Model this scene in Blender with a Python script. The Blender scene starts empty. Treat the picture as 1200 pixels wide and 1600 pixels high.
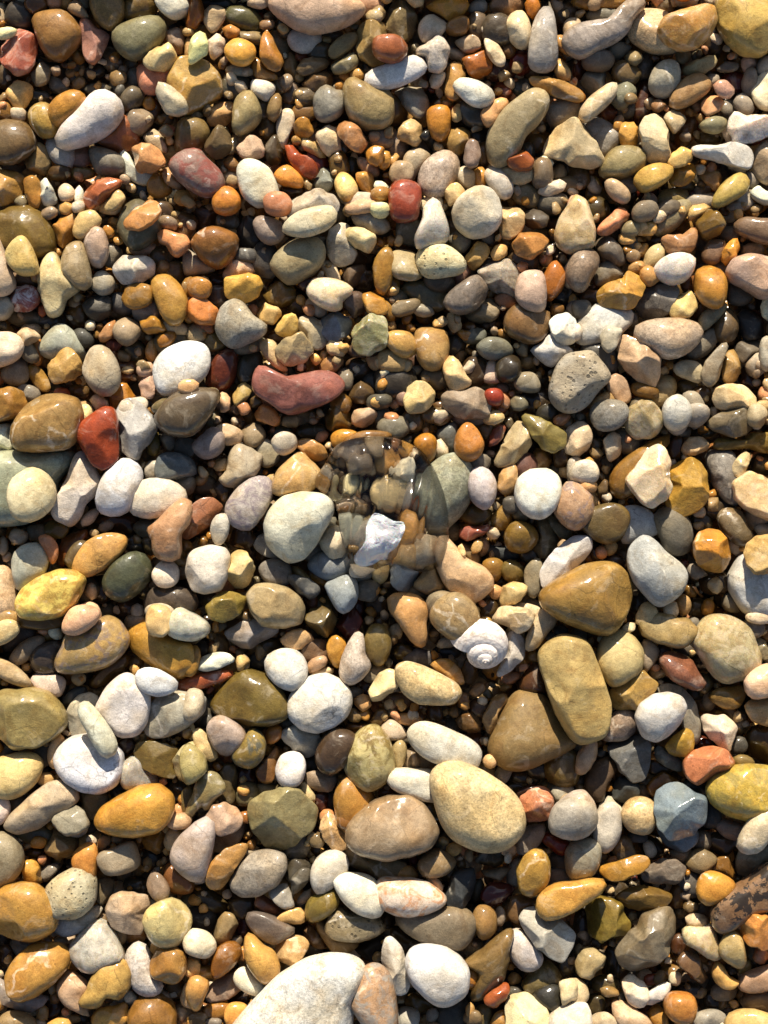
import bpy, bmesh, math, random
import numpy as np
from mathutils import Vector

# ------------------------------------------------------------------ camera, sky, sun, exposure
PX = 0.00025                      # one photo pixel on the beach, in metres (the frame spans 0.30 x 0.40 m)
CAM_H = 0.62                      # camera height above the stones
SUN_EL, SUN_AZ = 29.5, 2.0       # sun stands low beyond the top of the picture
sc = bpy.context.scene
col = sc.collection
cam_d = bpy.data.cameras.new('camera'); cam = bpy.data.objects.new('camera', cam_d); col.objects.link(cam)
cam.location = (0, 0, CAM_H); cam.rotation_euler = (0, 0, 0)
cam_d.sensor_fit = 'HORIZONTAL'; cam_d.angle = 2 * math.atan(600 * PX / CAM_H)
cam_d.clip_start = 0.01; cam_d.clip_end = 200
sc.camera = cam
world = bpy.data.worlds.new('World'); sc.world = world; world.use_nodes = True
wn = world.node_tree.nodes; wl = world.node_tree.links
bg = wn['Background']; sky = wn.new('ShaderNodeTexSky')
sky.sky_type = 'NISHITA'; sky.sun_disc = False
sky.sun_elevation = math.radians(SUN_EL); sky.sun_rotation = math.radians(SUN_AZ)
wl.new(sky.outputs[0], bg.inputs[0]); bg.inputs[1].default_value = 0.065
sun_d = bpy.data.lights.new('sun', 'SUN'); sun = bpy.data.objects.new('sun', sun_d); col.objects.link(sun)
sun_d.energy = 5.0; sun_d.cycles.is_caustics_light = True; sun_d.angle = math.radians(0.6); sun_d.color = (1.0, 0.905, 0.745)
_e, _a = math.radians(SUN_EL), math.radians(SUN_AZ)
_dir = Vector((-math.sin(_a) * math.cos(_e), math.cos(_a) * math.cos(_e), math.sin(_e)))    # towards the sun
sun.rotation_euler = _dir.to_track_quat('Z', 'Y').to_euler(); sun.location = _dir * 2
vs = sc.view_settings
vs.view_transform = 'Standard'; vs.look = 'None'; vs.gamma = 1; vs.use_curve_mapping = False; vs.exposure = 0.82
sc.cycles.max_bounces = 8; sc.cycles.transmission_bounces = 6; sc.cycles.glossy_bounces = 2; sc.cycles.diffuse_bounces = 3
sc.cycles.use_adaptive_sampling = True; sc.cycles.adaptive_threshold = 0.025
sc.cycles.caustics_refractive = True; sc.cycles.caustics_reflective = False
sc.cycles.use_denoising = True

random.seed(7); RNG = np.random.default_rng(11)

# ------------------------------------------------------------------ the stones of the photograph
# T x y: corner of a traced tile (points are in quarter pixels from it); then look|colour finish level|outline,
# and .colour finish level|centre radii turn for small ones; colours of many shaded stones hold their shade
DATA = r"""
T 0 0
large brown rounded-triangle pebble with a shaded corner!|9a7038 g 1|205 110 320 65 420 80 500 180 510 240 450 330 380 390 290 350 240 250
pink angular wedge with a peach tip|b98672 ga 1|480 120 560 120 600 170 690 210 660 300 590 405 530 370 515 250
rough salmon-red broken stone with a white seam!|b5634a gaq 1|0 300 40 220 120 165 230 220 220 380 180 450 110 485 30 430 0 370
tan speckled rounded oblong pebble|97783f s 1|570 0 600 -40 740 -40 775 60 740 160 680 185 610 140 575 60
olive brown oval|776536 g 0|775 60 830 -40 960 -30 980 40 920 110 840 135 785 110
wide smooth olive oval with a pale lit spot!|87805c - 1|705 220 780 150 960 105 1030 170 990 280 900 360 830 385 740 330
bluish white rounded chip|d4d8da m 1|980 0 1050 -20 1160 -10 1180 60 1110 115 1050 105 990 50
cream wedge with a grey grain|c9bd94 ga 2|890 375 960 310 1050 270 1095 330 1105 390 1020 445 920 420
half-shaded salmon disc|c98a70 m 0|865 450 900 410 1090 420 1060 520 960 585 890 560
large yellow-tan lump with a notch of shadow!|bd974e g 1|1050 510 1130 370 1200 370 1300 400 1370 470 1390 580 1300 640 1200 710 1150 720 1060 600
pointed grey-white chip with a black stain|c2c0b0 gav 2|965 560 1000 515 1080 550 1160 620 1175 690 1110 725 1030 700 990 620
upright cream shard|dccb98 a 3|1170 390 1185 250 1240 170 1290 200 1300 330 1240 370 1200 400
glossy mustard bean|b8802f g 2|300 680 360 610 460 575 530 600 535 660 470 740 370 785 310 750
dull yellow knobbly pebble|b29145 g 1|175 710 230 650 310 660 370 800 340 855 260 860 200 800
big pinkish-white teardrop pebble!|e2cdc3 - 2|355 870 400 790 510 690 580 600 650 575 740 620 765 700 720 780 600 870 500 910 410 940 370 920
red-brown cone with a glossy tip|98603d ga 0|600 880 720 790 770 720 830 780 860 880 800 940 700 935
thick brown disc with a grey shaded face!|7d6440 g 1|0 760 80 750 160 770 215 850 210 940 130 1000 40 1030 -60 980 -70 850
tan triangular chip|9d8a62 ga 0|140 1010 230 890 290 920 320 1010 280 1100 210 1070
blue-grey flat pebble|a3a6aa m 0|295 900 340 860 460 940 440 1040 360 1020 310 970
mauve sliver|94796d - 0|440 1030 500 900 550 900 565 1010 520 1040
plain grey rounded block|82827c - 0|570 930 700 950 770 1000 770 1080 660 1095 600 1060
white rounded pebble|ddd4c8 m 0|760 980 800 960 860 1060 950 1080 920 1140 860 1140 780 1080
peach blocky pebble with a glint!|d69c64 ga 2|810 905 930 905 1000 940 1040 1020 940 1080 860 1075 830 990
mustard pointed pebble|b0863f g 0|930 1150 980 1090 1040 1140 1070 1190 1000 1235 940 1210
peach and taupe curved chip|b2916c - 1|1010 1080 1050 1030 1100 1120 1160 1170 1120 1200 1040 1150
big golden pebble cut by the frame|be9148 g 1|-60 1070 80 1050 150 1100 150 1170 100 1250 0 1290 -80 1250
stubby upright mustard cylinder|b2853c g 1|145 1130 200 1095 245 1120 255 1250 230 1300 175 1290
white flared chip|dcdad0 ma 1|240 1120 290 1110 330 1180 365 1260 300 1290 260 1270
small pinkish-white nub|dcc0ac g 1|365 1190 400 1145 440 1160 470 1210 450 1250 390 1255
thin white sliver|dad8d2 ma 1|475 1140 510 1135 520 1250 510 1310 470 1310
red-orange triangular shard!|b9693c ga 2|515 1170 600 1130 690 1115 765 1130 740 1170 640 1260 560 1310 520 1280
cream blocky chip|cdba8a ga 2|640 1270 690 1220 740 1180 790 1240 730 1310 660 1320
mauve jasper pebble blotched red and white!|927468 gx 2|1065 1030 1130 960 1240 935 1290 990 1360 1050 1400 1120 1390 1200 1300 1240 1200 1200 1100 1110
cream wedge|ddd2b4 m 1|0 180 90 180 100 210 40 240 -20 240
pale yellow half-moon|cdb47c - 0|50 570 110 510 200 530 190 600 140 680 90 660 50 610
grey faceted shard|8c897c ga 0|185 460 260 385 315 420 290 520 220 540
shaded blue-grey chip|7d868a g -1|300 540 330 460 430 540 440 570 370 585
grey flat sliver|76776e - -1|515 560 600 520 700 550 700 585 600 590
dark grey glossy nugget|696458 g 0|765 610 830 545 900 580 880 650 820 695 780 670
half cream half grey chip|bcb098 ga 0|890 850 950 800 1010 840 1050 950 1020 960 930 900
dusky pink chip|9e8c82 - 0|1020 210 1110 165 1150 220 1130 340 1080 300
dark slate rounded pebble|504f4e - 0|40 100 90 20 180 40 210 120 150 180 60 150
tan-grey thumb|a08e75 - 0|425 50 480 5 530 70 560 120 450 80
olive shaded pebble|776842 g 0|1100 900 1130 760 1260 760 1300 870 1200 960 1110 950
.8a6a34 g 0|20 700 50 50 0
.b9b3a5 m 0|115 715 40 35 0
.8f7b58 g 0|740 490 46 42 0
.70502a g 0|225 25 60 50 0
.5a4526 g 0|375 1080 60 45 0
.7b6a3c g 0|515 1080 75 28 0
.cfc4ae m 0|0 90 35 60 0
.3c4244 g -1|855 1190 75 45 10
.5a4128 g -1|930 690 70 60 30
.62625c g -1|1020 750 55 30 0
.77766e - -1|850 500 50 60 20
.5d5a50 g -1|690 370 50 70 -20
.8a8278 g -1|870 770 60 70 40
.6a5b40 g -1|20 480 70 70 0
.a58d64 - 0|1190 310 30 70 0
.4a4b44 g -2|480 490 50 40 0
.3f4038 g -2|240 610 70 40 10
.7f7666 - -2|820 410 35 30 0
.33302a g -2|600 450 60 40 -20
T 300 0
translucent pearly nodule|bfae90 gq 1|70 60 110 40 200 50 205 110 160 180 120 205 80 150
orange-brown pointed pebble|9f6626 g 1|-50 90 -20 0 40 -30 70 40 75 100 20 180 -30 170
dark olive flat ellipse with a pale fleck!|5f6140 g 0|205 80 260 50 370 60 430 120 425 170 360 195 270 165 210 120
small orange angular nugget|c08a46 ga 1|180 170 230 150 310 190 270 235 215 240
white pink quartz lump|cdbfb4 gaq 1|100 250 150 205 210 240 190 330 130 380 105 330
round golden button!|cf9f4b g 2|205 300 260 245 330 250 390 290 395 350 340 410 260 400 215 350
mustard spike with a glossy ridge!|a87a36 ga 2|425 320 440 200 470 165 520 260 575 380 540 450 480 440 430 380
low mustard pebble|9c7638 g 1|370 420 400 350 440 400 520 460 550 490 460 515 390 480
large pinkish-tan slab at the top edge!|c9a88b m 2|485 10 600 -60 900 -50 1060 30 1060 90 960 160 800 200 680 185 560 110
grey-white oval|b9bab9 m 0|610 240 650 190 760 190 800 230 770 300 700 325 630 300
olive grey oval|8c8462 - 1|855 310 920 240 1000 205 1040 230 1010 290 910 360 865 355
grey pebble with a sparkling glossy top|8b8a74 g 1|865 400 920 360 1000 325 1045 370 1040 410 960 455 890 455
tan hooked pebble|a48852 g 1|1035 200 1080 145 1150 130 1220 170 1250 260 1220 380 1120 405 1050 360 1035 290
grey lump with dished top!|8f897a - 1|770 600 840 535 900 570 950 580 940 700 860 760 790 750 765 690
tan square stone with a saddle top!|a08a5b - 1|945 550 1000 490 1080 530 1220 560 1260 700 1210 790 1090 800 990 740 955 640
buff rounded prism|a89566 g 1|255 780 270 640 330 580 390 590 430 700 400 780 320 840 265 830
dark mottled nodule with pale grain!|6d6047 gs 2|70 870 130 800 190 785 240 840 250 910 210 980 130 985 80 930
pinkish flat-topped pebble|cfb9a6 m 1|280 930 360 850 430 860 455 940 420 990 310 985
off-white large oval with a grey dimple of shadow!|cfccb8 m 2|285 1050 330 1000 400 1005 480 1060 525 1160 535 1230 470 1280 400 1290 320 1220 290 1130
orange pebble|bf8538 g 1|515 1095 590 1035 660 1080 695 1130 680 1170 600 1165 550 1150
red curved pebble with a glossy shoulder!|a8532e gq 1|575 910 620 890 670 960 760 1000 800 1060 750 1120 680 1090 610 1010
mustard nugget|b78637 g 1|630 790 680 730 730 750 765 820 720 865 640 850
white-grey slim oval|bdbab2 m 0|535 780 570 700 620 700 635 760 600 850 580 920 545 880
cream and olive chip|bdaa7e ga 0|675 890 720 850 770 880 850 990 790 980 700 930
white quartz lump with russet edge!|d8cabb gaq 1|765 840 840 785 900 790 930 870 940 940 850 975 800 920
long pink-tan lozenge!|bb8f66 ga 2|900 770 960 745 1020 780 1090 850 1120 890 1060 965 990 930 910 830
golden nugget at the lozenge tip|c08f40 ga 2|1085 940 1140 910 1200 920 1200 1010 1160 1045 1100 1010
pale yellow egg!|cfb77c g 1|890 1140 930 1075 990 1100 1035 1180 1010 1240 960 1265 910 1210
mustard half-shaded block|b88e4b ga 1|1020 1090 1070 1075 1140 1090 1135 1180 1100 1215 1040 1170
blue-grey angular chip|8e9896 ga 0|760 1130 810 1050 860 1060 885 1130 850 1200 780 1180
grey two-stone slab!|b3a99a m 2|615 1280 680 1210 770 1180 830 1200 890 1200 930 1260 900 1330 800 1370 650 1370 600 1330
pink round nub|c98a66 m 2|455 1250 500 1210 580 1210 620 1270 600 1330 540 1350 470 1330
orange glossy round nugget!|c08437 g 2|130 1250 180 1175 250 1180 295 1240 290 1310 230 1345 150 1330
white small slab|c4cacf m 1|370 530 390 500 500 525 515 570 470 630 420 610 375 580
tan fin|948059 g 0|470 710 500 610 550 600 550 700 510 760
brown angular chip|6e5a40 ga 0|685 530 740 470 830 430 880 490 850 550 760 570
taupe long pebble|85775c - 0|660 430 700 370 820 350 870 390 780 450 690 470
taupe bent slab|94835f g -1|575 430 600 310 650 370 690 490 660 530 610 480
dark brown cone|5a4d38 ga 0|450 930 520 840 560 930 550 1010 480 1030
cream chip|bcae8e ga 0|215 960 260 830 290 880 260 950 210 980
small peach and grey lump|c3a070 ga 0|100 730 150 660 210 640 265 650 240 750 190 780 110 780
.5e5d52 g 0|260 530 75 75 0
.a09a8a m 0|290 440 75 28 5
.8a8064 g 0|365 235 75 35 5
.6d5f50 g -1|615 580 45 60 20
.4f4f48 - -1|610 665 55 25 0
.6a6150 g -1|715 610 65 55 0
.705a38 g -1|470 800 60 60 0
.7a5f34 g -1|705 710 60 45 0
.6e644c g -1|440 660 55 65 20
.6c5a40 - -1|860 240 70 55 0
.55503f g -1|800 320 60 50 0
.7d7862 g -1|550 270 50 70 0
.50493c g -1|590 170 50 60 0
.9a8064 g 0|470 155 40 25 0
.6d5a2c g 0|910 1020 50 70 -10
.5d5532 g -1|1000 1050 40 60 0
.c2a88e g 0|1095 1040 65 35 40
.867c72 - 0|1180 860 60 50 0
.a89a78 - 1|1145 105 45 35 0
.bb9a84 - 0|1110 40 70 60 0
.7a3320 gq -1|790 1010 60 60 0
.c6bcb0 m 1|1060 1260 90 50 0
.9a7438 g 1|1180 1210 50 40 0
.a49a84 g 0|245 1125 40 50 -30
.58452a g -1|600 1190 90 40 0
.d0bcaa m 1|420 10 60 35 0
.474640 g -1|150 25 90 40 0
.474640 g -1|350 40 80 40 0
.7a4a2c g -1|690 345 45 30 0
.756a52 g -1|550 530 40 40 0
T 600 0
tall tan pebble|8d7850 g 0|10 120 40 10 100 -30 160 20 200 100 180 210 120 270 40 210 0 170
brick-red oval bead!|ab6338 g 2|-70 280 -50 240 30 225 100 240 145 300 125 360 60 390 -20 370 -60 340
long white finger pebble!|d6d1cc m 2|-120 510 -100 450 0 410 130 365 210 350 255 395 265 440 200 490 80 540 -30 565 -100 555
knobbly white shell fragment!|cdbfae gsl 2|210 310 290 265 340 225 400 280 400 350 380 420 330 450 280 430 260 360 220 350
white tail piece|c3c0b8 m 1|270 480 330 450 385 450 380 500 340 555 300 550
golden translucent slab with a bright edge!|c8953f gaq 1|255 45 320 5 420 -30 520 -10 540 40 470 100 420 135 350 80
white rounded nugget|d8d3c9 m 1|215 180 250 110 310 90 380 130 390 170 340 230 270 275 230 250
brown bean|9a7440 g 1|385 160 450 115 520 120 525 180 490 215 410 210
blue-grey disc|8c8f90 m 0|520 60 570 5 630 10 635 60 590 85
tan broken block|a98a6c ga 0|665 40 720 -30 860 -20 880 30 820 90 700 110
amber wedge|bb7d2a gq 1|880 20 920 -30 980 0 970 80 930 120 900 80
pale peach pebble with a soft ridge!|ddc6a0 - 1|765 140 810 75 870 70 910 150 910 260 870 310 810 280 775 210
tall grey cone standing on its wide end!|aaa299 m 2|905 370 920 210 960 90 1005 45 1055 70 1075 230 1080 370 1040 440 970 450 915 420
slanting white splinter!|d4cbbc m 1|610 250 640 215 690 270 750 340 765 400 720 425 680 380 650 300
grey and rust broken chip|b9a892 gax 1|435 250 520 215 590 240 600 300 540 330 480 310
glossy amber-brown wedge!|a5692c ga 1|480 370 560 350 640 310 680 370 670 440 600 490 530 470 510 410
buff angular stone|b08f57 ga 1|380 560 400 420 440 380 490 390 515 460 470 550 480 610 430 640 390 600
white lozenge with a yellow stain at one end!|ddd4c4 m 2|435 540 480 495 570 510 660 560 680 620 640 665 560 660 480 600
grey-blue wedge pebble|9b9c98 m 0|60 560 150 550 230 540 280 640 240 740 180 720 110 640
honey egg with glossy cap!|b07c2c g 1|270 730 290 680 350 665 405 690 410 790 390 860 340 880 290 830
cream knobbly nugget|bfa678 gal 1|75 860 110 780 160 740 230 780 240 870 200 930 150 890
large olive-tan kidney pebble with a crack!|a29069 m 2|645 890 670 800 740 700 850 610 930 570 1010 590 1025 680 960 780 890 840 850 930 780 1010 720 1035 670 1000
peach bean|cf9f72 g 1|610 710 660 650 740 615 775 650 720 720 690 780 640 795 615 750
long tan blade!|b78a48 ga 2|880 490 910 455 1000 475 1120 510 1210 550 1245 600 1210 640 1100 610 980 560 900 520
tan and yellow chip|a78a50 ga 1|395 900 420 810 500 790 550 830 520 920 480 980 410 950
purplish striped splinter!|7c6e68 gav 2|490 1000 515 900 540 865 590 890 605 970 580 1040 530 1055
round pinkish-grey granular pebble!|b8a491 s 1|220 1120 250 1020 330 950 400 940 460 980 470 1060 430 1150 380 1220 300 1240 240 1200
red jasper cube!|9c4428 g 2|35 1200 70 1140 150 1130 215 1160 230 1210 220 1290 200 1370 100 1390 50 1360 35 1290
cream square chip|cbb68c ga 2|370 1185 450 1135 510 1190 470 1260 410 1290
small honey oval|b98f4c g 0|565 1080 600 1040 635 1070 630 1150 600 1170 570 1140
white smooth egg|d9d7d6 m 1|630 1080 680 1035 740 1070 800 1150 790 1220 740 1240 680 1190 640 1130
rust-brown nugget resting on a cream saucer!|9a5a2a ga 2|770 990 820 935 880 940 935 1000 920 1060 840 1070 780 1040
cream saucer-shaped chip!|dcc9a2 m 1|720 1070 760 1045 920 1050 945 1090 920 1130 840 1160 770 1130
off-white leaf-shaped pebble|c9c2b4 m 1|960 1190 1030 1140 1100 1120 1145 1155 1110 1200 1040 1225 980 1215
grey-white small egg|b7b2a4 m 0|445 1090 500 1045 560 1080 560 1150 520 1175 460 1130
faceted buff stone!|cdb68a a 2|995 890 1080 800 1180 740 1230 770 1300 870 1360 970 1380 1020 1290 1050 1190 1035 1100 990 1010 960
grey egg|908d86 m 0|1020 690 1070 640 1170 630 1220 680 1190 750 1090 790 1040 760
round white-cream speckled stone!|cdc3ae m 2|430 1330 470 1250 560 1185 640 1180 700 1220 730 1300 720 1400 640 1470 540 1480 450 1420
small grey egg|9f9684 m 0|120 1030 150 960 220 940 280 980 220 1060 180 1120 130 1100
tan pebble with bright nub|bf9d6a g 1|1070 230 1130 205 1150 280 1190 330 1170 370 1090 310
cream small oblong|cbaf7a g 1|1060 440 1090 340 1130 390 1180 470 1160 510 1090 490
grey-white drop|a5a7a2 m -1|780 450 820 400 860 420 870 480 830 505 790 490
taupe pebble|8b7b69 - -1|0 880 60 810 130 870 140 980 40 1030 0 980
.6b5c48 - 0|590 170 60 75 0
.5c5448 g 0|710 190 85 80 0
.7a2a1a gq -1|870 390 60 60 40
.4f5a5c g -1|860 550 60 45 -20
.8a4a30 gq -1|745 565 45 50 0
.55524a g 0|560 710 90 70 30
.5e4a26 g -1|470 740 60 50 0
.9c4a24 g -1|435 700 30 30 0
.3c3e3c g -1|590 830 60 70 0
.85704c g -1|630 960 40 70 0
.7b6032 g -1|940 890 60 60 0
.8d7f6c g 1|990 1080 55 80 0
.8a7d60 g 0|890 1220 70 60 20
.6f6c62 m 0|1060 1270 80 50 0
.4a2a1e g -1|720 440 80 60 0
.b2a48e m 1|1180 210 50 80 0
.67543a g -1|1130 80 60 70 0
.57534a g -1|900 950 40 50 0
.d9ccb8 m 1|300 1270 60 40 0
.6a5230 g -1|40 690 90 80 30
.6e675a g -1|430 290 50 70 0
.9f917c - 0|110 1080 60 60 0
.4a3a28 g -1|1120 1090 70 60 0
.7c6e50 - -1|1130 1150 70 40 0
.b79044 g 1|0 1000 35 50 0
T 900 0
large pale gold stone at the top corner!|c2a255 g 1|870 60 900 -60 1200 -80 1320 40 1300 200 1200 310 1140 350 1030 340 950 270 900 170
amber translucent stone beside a freckled one!|c2924a gq 2|515 190 560 110 700 60 800 30 865 40 880 130 840 220 760 300 660 315 570 270
freckled cream-orange rounded stone!|d2b184 s 1|330 190 370 90 450 55 560 75 620 140 650 250 620 320 500 330 400 290 345 240
striped grey-mauve elbow stone!|a89a8d gb 1|-60 200 0 155 140 130 210 120 280 50 310 -20 420 -10 430 60 370 100 320 200 250 260 150 310 50 360 -30 340 -80 270
grey flat pebble|8e8c84 m 0|160 340 210 290 310 265 345 300 300 350 230 385 170 375
grey-olive button|8f866a m 1|300 350 340 315 410 315 430 360 380 415 320 390
brown-olive disc|6f6246 g 0|230 440 280 390 360 410 400 470 340 530 260 510
cracked blue-grey block|8b908c ga 0|30 510 70 450 160 420 185 470 170 570 90 590
spindle-shaped cream pebble with a dark pit!|c9b593 m 2|20 710 50 650 110 590 190 530 240 510 260 550 230 620 160 690 80 760 35 765
round grey and cream pebble split by shadow!|b8af98 m 1|455 520 480 440 540 385 610 385 645 430 640 520 590 590 530 605 470 570
pale olive slab with a crack|a39b78 m 1|660 430 720 390 850 335 885 370 860 420 780 470 680 475
tan bean with olive belly!|b18a58 m 1|585 630 620 560 690 490 760 460 820 490 840 540 790 600 680 670 600 675
rose quartz-like angular chip!|d2aca0 gaq 2|855 530 910 495 960 520 1000 555 960 625 900 600 865 570
peach lump|caa17c ga 1|780 640 840 590 900 600 930 640 890 700 820 725 785 690
dark red oval|6b2a1e gq -1|920 480 980 450 1060 490 1060 560 990 570 930 530
white granular pebble|d2c4b4 m 1|1105 560 1140 470 1210 440 1300 470 1310 600 1260 680 1180 690 1120 630
white quartz pebble with faint pink veins!|d8cdc4 gqv 2|955 770 1000 690 1060 730 1170 730 1250 760 1270 800 1200 850 1090 890 990 890
grey-olive glossy nugget|8c8c74 g 1|775 780 850 735 930 740 940 790 880 835 800 820
cream-grey faceted chip|bcb59e ga 1|545 740 600 680 690 715 690 750 640 810 610 840 580 790
large cream upright oblong!|d9c49a m 2|395 800 430 740 490 715 550 740 590 850 590 950 560 1020 500 1030 450 990 415 880
grey and white wedge|9a9c9e m 0|60 780 120 740 200 755 270 830 250 910 180 980 130 940 90 850
mustard-gold wedge|c59c50 g 1|265 850 290 770 360 765 395 850 380 930 300 930
olive ellipse with a sunny rim!|97875a - 1|150 1060 210 960 290 920 400 935 435 990 400 1070 300 1110 190 1110
golden glossy slab!|c59c48 g 2|365 1120 410 1060 500 1025 590 1040 600 1090 540 1150 430 1200 380 1160
pale golden nugget|d5b274 g 2|570 1020 600 960 660 920 730 940 735 990 680 1030 610 1050
amber-gold curl|b58a38 g 1|580 1120 620 1060 700 1010 750 1040 740 1110 680 1160 600 1160
white and grey irregular block!|cfcac0 ma 2|730 950 750 910 860 900 960 895 1070 910 1105 980 1070 1060 990 1040 880 1000 760 980
brown-tan broken nugget|b58f5c ga 1|765 1090 820 1065 920 1075 935 1120 870 1200 830 1160
yellow-olive long pebble!|b79c50 g 2|850 1260 890 1180 960 1110 1030 1080 1080 1130 1060 1200 990 1250 920 1290 860 1300
cream stone blotched with rust|b5a690 mx 1|1100 1010 1130 920 1200 870 1310 900 1330 1080 1260 1170 1160 1150 1110 1090
white clean wedge|ddd5cb m 1|1085 1200 1140 1160 1230 1190 1260 1260 1180 1280 1110 1240
small taupe egg!|b7a48c g 2|185 1150 220 1120 270 1140 330 1200 335 1250 290 1275 220 1230
orange nub|c4863a g 1|-40 580 0 545 40 580 60 620 30 640 -30 640
dark red-brown long pebble|52301c g -1|360 740 380 600 420 510 480 560 470 680 410 760
dark mustard long pebble|6a481c g -1|620 870 650 780 720 720 760 760 740 860 680 920 630 910
mauve drop|a69288 - 0|1030 370 1080 345 1140 355 1130 410 1070 470 1040 420
grey flat slab|83807a m 0|870 430 930 390 1010 375 1030 410 990 445 890 450
grey finger|9c9892 m 0|990 640 1030 585 1080 620 1110 690 1060 720 1010 690
dark olive shelf|5d4f2c g -1|735 870 760 840 900 850 890 890 800 895
grey round pebble|9d9a92 m 0|1130 430 1160 365 1220 350 1250 400 1220 450 1150 470
olive gold corner|8c7a40 g -1|60 1230 90 1100 150 1120 190 1200 180 1290 100 1300
golden grey foot|8f8154 g 0|500 1250 560 1180 640 1170 700 1190 690 1270 560 1300
.a8823f g 0|150 10 130 45 0
.77674a g 0|550 30 60 50 0
.9d958a m 0|690 5 60 30 0
.9d8f80 m 0|840 10 60 30 0
.72746e m 0|160 100 90 35 0
.5d4c32 g -1|860 260 60 80 20
.77706a m 0|140 380 80 50 0
.6a6660 g -1|420 420 50 60 30
.6a3a28 g -1|20 430 35 50 0
.7d8272 m 0|290 590 60 70 40
.6c4028 g -1|200 700 45 45 0
.5e605c m -1|310 690 50 50 0
.9d9890 m 0|850 500 40 35 0
.8f8880 - 0|1090 520 40 70 0
.7d7a74 - -1|950 690 50 50 0
.cdbfb0 m 0|945 830 25 55 -20
.8d8f90 m 0|340 1150 60 40 0
.6a5a34 g -1|650 1160 90 40 0
.8e8a84 m 0|1090 1130 40 50 0
.c7a48c m 1|0 1265 40 40 0
.a38e7e m 0|460 1255 40 40 0
.6c2a1e g -1|735 1210 20 60 15
.58564e m -1|30 680 30 50 0
.9a9690 m 0|780 1260 80 40 0
.4c3c28 g -1|300 1210 60 50 0
.b88a40 g 0|265 790 30 25 0
.5b4a2c g -1|20 1110 60 60 0
.a5a29c m 0|1040 1250 50 50 0
T 0 320
big olive-brown slab with a dark shadow patch!|7c642c g 0|-60 90 60 30 180 20 280 80 325 180 330 280 250 330 120 300 -40 280
pale yellow pointed pebble on the olive slab!|cbb06c - 2|40 320 80 240 140 200 180 240 230 370 225 425 150 440 90 410
golden block with a dent|c2954f ga 1|320 150 380 80 470 60 490 120 450 220 390 275 340 230
cream-yellow knobbly pebble!|ccb887 gl 2|455 150 490 60 560 35 610 60 630 110 580 170 510 210 465 190
small honey brick|b8863a ga 1|620 140 690 125 720 160 700 205 660 215
mauve-pink wrinkled pebble!|b79e8c gl 2|530 240 560 170 610 145 660 190 675 290 640 370 590 380 550 320
taupe upright glossy pebble|9c8864 g 2|385 370 410 270 460 230 520 240 555 370 570 490 520 535 460 500 400 430
cream hollowed bone-like stone with grey side!|d2bf8e gl 1|240 480 280 350 340 310 400 400 500 520 420 590 370 680 300 680 270 590
orange half-moon pebble on a dark slab!|c5894a - 3|770 100 850 20 930 -40 985 -20 1000 60 950 120 870 165 800 150
dark grey-olive disc under the half-moon|6f674b - 1|735 120 790 0 880 -30 1000 90 980 200 890 280 820 280 765 210
pinkish grey base pebble|b5a9a2 m 0|755 220 830 270 970 220 975 290 900 310 810 300
white striped wedge with fine brown bands!|cfc8bd mab 2|700 380 770 310 860 300 950 340 975 430 880 480 770 495 720 450
small round grey pebble with a cream cap|aeaca0 m 1|575 500 600 430 660 420 715 480 700 540 640 565 590 540
pink and peach clustered lump!|c9956e gal 2|985 190 1030 150 1090 180 1160 185 1195 250 1110 340 1060 310 1040 250 1000 250
mustard pebble with a crescent of light!|a07a38 g 1|755 580 780 510 860 490 940 510 960 580 920 640 830 655 770 620
tall amber rounded pebble!|b98b3c g 2|945 500 980 445 1050 440 1110 490 1170 590 1160 690 1120 750 1050 740 990 640
rose-red wedge with white top!|a8655e gax 1|25 600 90 520 180 500 235 530 250 600 190 660 90 670
white-mauve tall slab at the frame edge!|bfb5ac m 2|-120 240 -30 170 10 260 60 400 95 490 60 550 -20 570 -110 520
grey round pebble|9a9080 m 1|710 790 740 730 800 705 880 760 860 830 800 880 740 850
dark slate leaning slab|4d4c48 m 0|520 630 580 570 690 580 680 690 610 725 550 690
small dark slate oval|484d4f m 0|450 810 500 775 560 800 585 860 550 895 490 870
pale grey-green flat pebble|a5a693 m 0|255 900 310 810 380 755 450 790 510 890 500 960 380 960 300 950
golden-brown faceted cone!|b8904c ga 2|305 1010 360 940 410 880 490 950 520 1040 440 1100 330 1120
grey-tan egg with a hairline crack!|b1a185 mv 2|525 1020 570 900 640 885 700 930 745 1040 735 1140 660 1190 590 1150 540 1080
white grey-pink round pebble|c9bfb4 m 2|-60 830 30 800 110 820 145 880 110 960 20 1005 -60 1000
pale wedge chip|b9ad98 ma 1|90 800 150 765 220 780 260 820 210 860 160 885
grey smooth pebble|86847e m 0|20 1040 100 960 160 990 170 1090 100 1125 40 1100
mustard tilted tablet|a88640 ga 0|165 1010 210 990 280 1080 330 1170 260 1160 190 1080
large white oval with a sliver of pebble on it!|d5d5d3 m 2|970 1040 1010 940 1100 870 1190 850 1280 870 1315 950 1290 1050 1210 1130 1100 1180 1010 1165
pink-white chip|d2b8ac gaq 1|870 1130 900 1070 950 1060 980 1130 960 1210 890 1210
mustard block|b18636 ga 1|870 730 950 690 1010 730 1050 790 920 810 890 770
golden long shell chip|a88a5c ga 0|900 910 960 820 985 880 980 980 930 990
coral-peach pitted sliver!|c99a6c gal 1|590 830 660 790 690 710 740 700 710 790 680 850 610 875
amber side pebble|a8772c g 0|690 1210 740 1130 790 1120 850 1210 780 1270 720 1290
amber glossy mound|a37632 g 1|-60 1170 60 1145 140 1165 180 1240 120 1320 0 1350 -60 1310
wide taupe stone with a row of glints!|a48e6a g 2|80 1400 160 1280 240 1210 360 1190 450 1220 510 1290 490 1390 440 1480 300 1520 140 1510
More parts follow.
